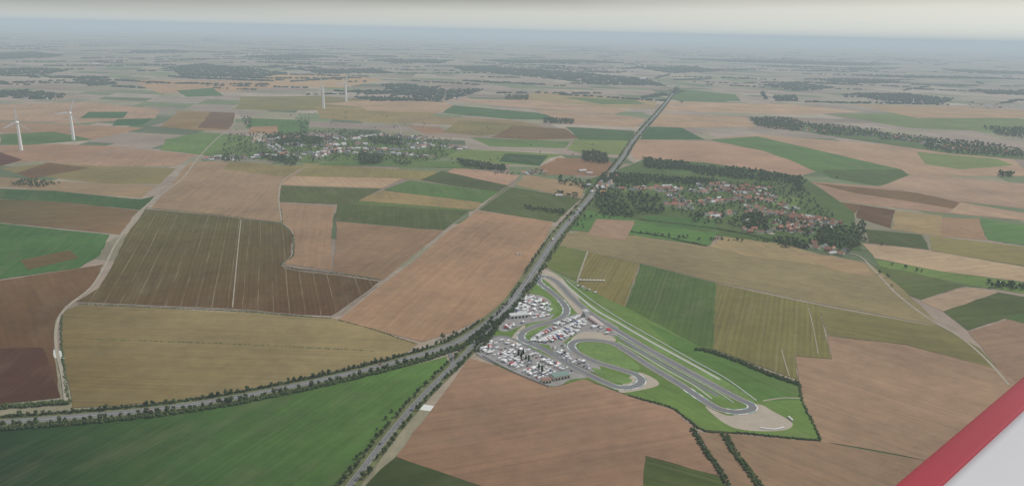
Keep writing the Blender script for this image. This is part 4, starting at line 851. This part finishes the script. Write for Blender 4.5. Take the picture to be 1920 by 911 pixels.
# ------------------------------------------------------------------ wind turbines
M_TURB = flat('turbine_white', (0.92, 0.92, 0.92), .4, .02)
def turbine(u, vb, vh, a0, yaw, lab, fat=1.3):
    x, y = g(u, vb); lo, hi = 10, 300
    for _ in range(40):
        m = (lo+hi)/2
        if vpix(x, y, m) > vh: lo = m
        else: hi = m
    H = lo; R = H*.50; s = H/100*fat
    e = bpy.data.objects.new('wind_turbine', None); COL.objects.link(e); e.location = (x, y, 0); e.rotation_euler = (0, 0, yaw)
    tag(e, lab, 'wind turbine', 'wind turbines in the fields')
    t = MB(); t.tube((0, 0, -1), (0, 0, H-2.5), 4.4*s, 2.9*s, M_TURB, 20)
    n = MB(); n.box(0, 1, H-2.6, 5, 13, 5.2, M_TURB, .9)
    h = MB(); V, F_ = I2; h.raw(V*np.array([3.4, 3.8, 3.4])+np.array([0, -8, H]), F_, M_TURB)
    for nm, b in (('tower', t), ('nacelle', n), ('hub', h)):
        c = addobj(nm, b.mesh(nm)); c.parent = e
    for k in range(3):
        a = a0+k*2*math.pi/3; b = MB(); st = [(0, 1.5, 1.2), (.08, 1.8, 1.0), (.2, 3.1, .8), (.5, 2.6, .5), (.85, 1.8, .3), (1.0, .9, .15)]; vs = []
        for f, c, th in st:
            r = 1+f*R; c *= s*1.15
            for (cx, cy) in ((-c*.4, 0), (0, th), (c*.9, 0), (0, -th)):
                X = cx; Y = -8+cy+.25*cx; vs.append((X*math.cos(a)+r*math.sin(a), Y, H+r*math.cos(a)-X*math.sin(a)))
        fs = []
        for i in range(len(st)-1):
            for j in range(4): fs.append((i*4+j, i*4+(j+1) % 4, i*4+4+(j+1) % 4, i*4+4+j))
        fs.append((0, 1, 2, 3)); fs.append((20, 21, 22, 23)); b.add(vs, fs, M_TURB); c = addobj('blade', b.mesh('blade')); c.parent = e
turbine(40, 282, 229, 0.05, .1, 'tall white three bladed wind turbine in brown field')
turbine(138, 263, 211, .4, .2, 'tall white wind turbine standing beside green field')
turbine(607, 204, 166, -.15, .0, 'white wind turbine beyond the village', 1.5)
turbine(649, 191, 155, .25, .1, 'white wind turbine on far farmland', 1.5)
# ------------------------------------------------------------------ aircraft wing
def onplane(u, v, z):
    return Vector((*g(u, v, z), z))
zw = CH-1.0
A = onplane(1666, 911, zw); B = onplane(1920, 699, zw); d = (B-A).normalized(); A2 = A-d*2.5; B2 = B+d*4.0
nrm = Vector((d.y, -d.x, 0))
if nrm.y > 0: nrm = -nrm
L_ = (B2-A2).length; chord = 1.5
def foil(t):
    return 0.6*chord*.13/.2*(.2969*math.sqrt(t)-.126*t-.3516*t*t+.2843*t**3-.1015*t**4)*1.0
def wingpart(name, t0, t1, mat, off):
    ts = [t0+(t1-t0)*(i/14)**1.6 for i in range(15)]
    up = [(t*chord, foil(t)+off) for t in ts]; dn = [(t*chord, -foil(t)-off) for t in reversed(ts)]
    prof = up+[q for q in dn if not (t0 == 0 and q[0] == 0)]
    vs = []
    for s in (0, L_):
        base = A2+d*s
        for c, z in prof: vs.append(base+nrm*c+Vector((0, 0, z-.02)))
    n = len(prof); fs = [tuple(range(n)), tuple(range(2*n-1, n-1, -1))]+[(i, (i+1) % n, n+(i+1) % n, n+i) for i in range(n)]
    me = bpy.data.meshes.new(name); ctr = A2; me.from_pydata([v-ctr for v in vs], [], fs); me.materials.append(mat); me.update()
    for p in me.polygons: p.use_smooth = len(p.vertices) == 4
    return me
we = bpy.data.objects.new('aircraft_wing', None); COL.objects.link(we); we.location = A2
tag(we, 'white light aircraft wing with glossy red leading edge', 'aircraft wing')
M_WRED = flat('wing_red', (0.36, 0.022, 0.045), .35, .08, 3); M_WWH = flat('wing_white', (0.56, 0.57, 0.60), .4, .05, 2)
TL = 0.060
for nm, a, b, mt, of in (('leading_edge', 0, TL, M_WRED, 0.002), ('wing_skin', TL+.0005, .995, M_WWH, 0)):
    me = wingpart(nm, a, b, mt, of); o = addobj(nm, me); o.parent = we
# ------------------------------------------------------------------ haze layers
def haze_box(z0, h, sig, c):
    hz = MB(); hz.box(0, 40000, z0, 200000, 140000, h, None)
    me = bpy.data.meshes.new('haze'); me.from_pydata(hz.v, [], hz.f); m = bpy.data.materials.new('haze_air'); m.use_nodes = True; nt = m.node_tree; nt.nodes.clear()
    out = nt.nodes.new('ShaderNodeOutputMaterial'); ab = nt.nodes.new('ShaderNodeVolumeAbsorption'); ab.inputs['Color'].default_value = (0, 0, 0, 1); ab.inputs['Density'].default_value = sig
    em = nt.nodes.new('ShaderNodeEmission'); em.inputs['Color'].default_value = (*c, 1); em.inputs['Strength'].default_value = sig  # emission stands in for daylight scattered by haze; the air itself glows
    ad = nt.nodes.new('ShaderNodeAddShader'); nt.links.new(ab.outputs[0], ad.inputs[0]); nt.links.new(em.outputs[0], ad.inputs[1]); nt.links.new(ad.outputs[0], out.inputs['Volume'])
    me.materials.append(m); tag(addobj('haze', me), 'thin hazy air over the farmland', 'haze', kind='structure')
haze_box(-30, 570, SIG, HAZE)
haze_box(541, 450, 1.6e-5, (.58, .61, .59))
# ------------------------------------------------------------------ light
SUN_AZ = math.radians(55); SUN_EL = math.radians(42)
sd = Vector((math.sin(SUN_AZ)*math.cos(SUN_EL), math.cos(SUN_AZ)*math.cos(SUN_EL), math.sin(SUN_EL)))
sl = bpy.data.lights.new('sun', 'SUN'); sl.energy = 2.3; sl.angle = math.radians(5); sl.color = (1, .95, .87)
so = bpy.data.objects.new('sun', sl); COL.objects.link(so); so.rotation_euler = sd.to_track_quat('Z', 'Y').to_euler()
w = bpy.data.worlds.new('World'); scene.world = w; w.use_nodes = True; nt = w.node_tree; nt.nodes.clear(); N = nt.nodes; L = nt.links
out = N.new('ShaderNodeOutputWorld'); sky = N.new('ShaderNodeTexSky'); sky.sky_type = 'NISHITA'; sky.sun_disc = False; sky.sun_elevation = SUN_EL; sky.sun_rotation = SUN_AZ; sky.dust_density = 3
b1 = N.new('ShaderNodeBackground'); b1.inputs['Strength'].default_value = 0.07; L.new(sky.outputs[0], b1.inputs[0])
tc = N.new('ShaderNodeTexCoord'); sp = N.new('ShaderNodeSeparateXYZ'); L.new(tc.outputs['Generated'], sp.inputs[0])
ns = noise(nt, comb(nt, mth(nt, 'MULTIPLY', sp.outputs[0], 2.0), mth(nt, 'MULTIPLY', sp.outputs[1], 2.0), mth(nt, 'MULTIPLY', sp.outputs[2], 30.0)), 1.5, 4)
zz = mth(nt, 'ADD', sp.outputs[2], mth(nt, 'MULTIPLY', mth(nt, 'SUBTRACT', ns, .5), .012))
zz = mth(nt, 'SUBTRACT', zz, mth(nt, 'MULTIPLY', sp.outputs[0], .028))
cr = N.new('ShaderNodeValToRGB'); L.new(zz, cr.inputs[0]); el = cr.color_ramp.elements
el[0].position = 0.0; el[0].color = (.80, .82, .76, 1); el[1].position = 1.0; el[1].color = (.58, .59, .61, 1)
for p, c in ((.022, (.76, .76, .69, 1)), (.034, (.50, .50, .46, 1)), (.044, (.20, .20, .195, 1)), (.12, (.25, .26, .27, 1)), (.3, (.52, .53, .55, 1))):
    e = el.new(p); e.color = c
b2 = N.new('ShaderNodeBackground'); L.new(cr.outputs[0], b2.inputs[0])
L.new(mth(nt, 'ADD', mth(nt, 'MULTIPLY', sp.outputs[0], .3), 1.0), b2.inputs['Strength'])
mx = N.new('ShaderNodeMixShader'); mx.inputs[0].default_value = .8; L.new(b1.outputs[0], mx.inputs[1]); L.new(b2.outputs[0], mx.inputs[2]); L.new(mx.outputs[0], out.inputs['Surface'])
# ------------------------------------------------------------------ camera
cd = bpy.data.cameras.new('camera'); cam = bpy.data.objects.new('camera', cd); COL.objects.link(cam); scene.camera = cam
cd.sensor_width = 36; cd.lens = FPX/1920*36; cd.clip_start = .1; cd.clip_end = 400000
mw = Matrix.Identity(4)
for i in range(3): mw[i][0] = Rt[i]; mw[i][1] = Up[i]; mw[i][2] = -Fw[i]
mw[2][3] = CH; cam.matrix_world = mw
scene.view_settings.view_transform = 'Standard'; scene.view_settings.look = 'None'; scene.view_settings.exposure = 0; scene.view_settings.gamma = 1
print('cells', len(cells), 'trees', len(trees), 'houses', len(houses), 'veh', cnt, 'far', len(pos), 'Z', Z)
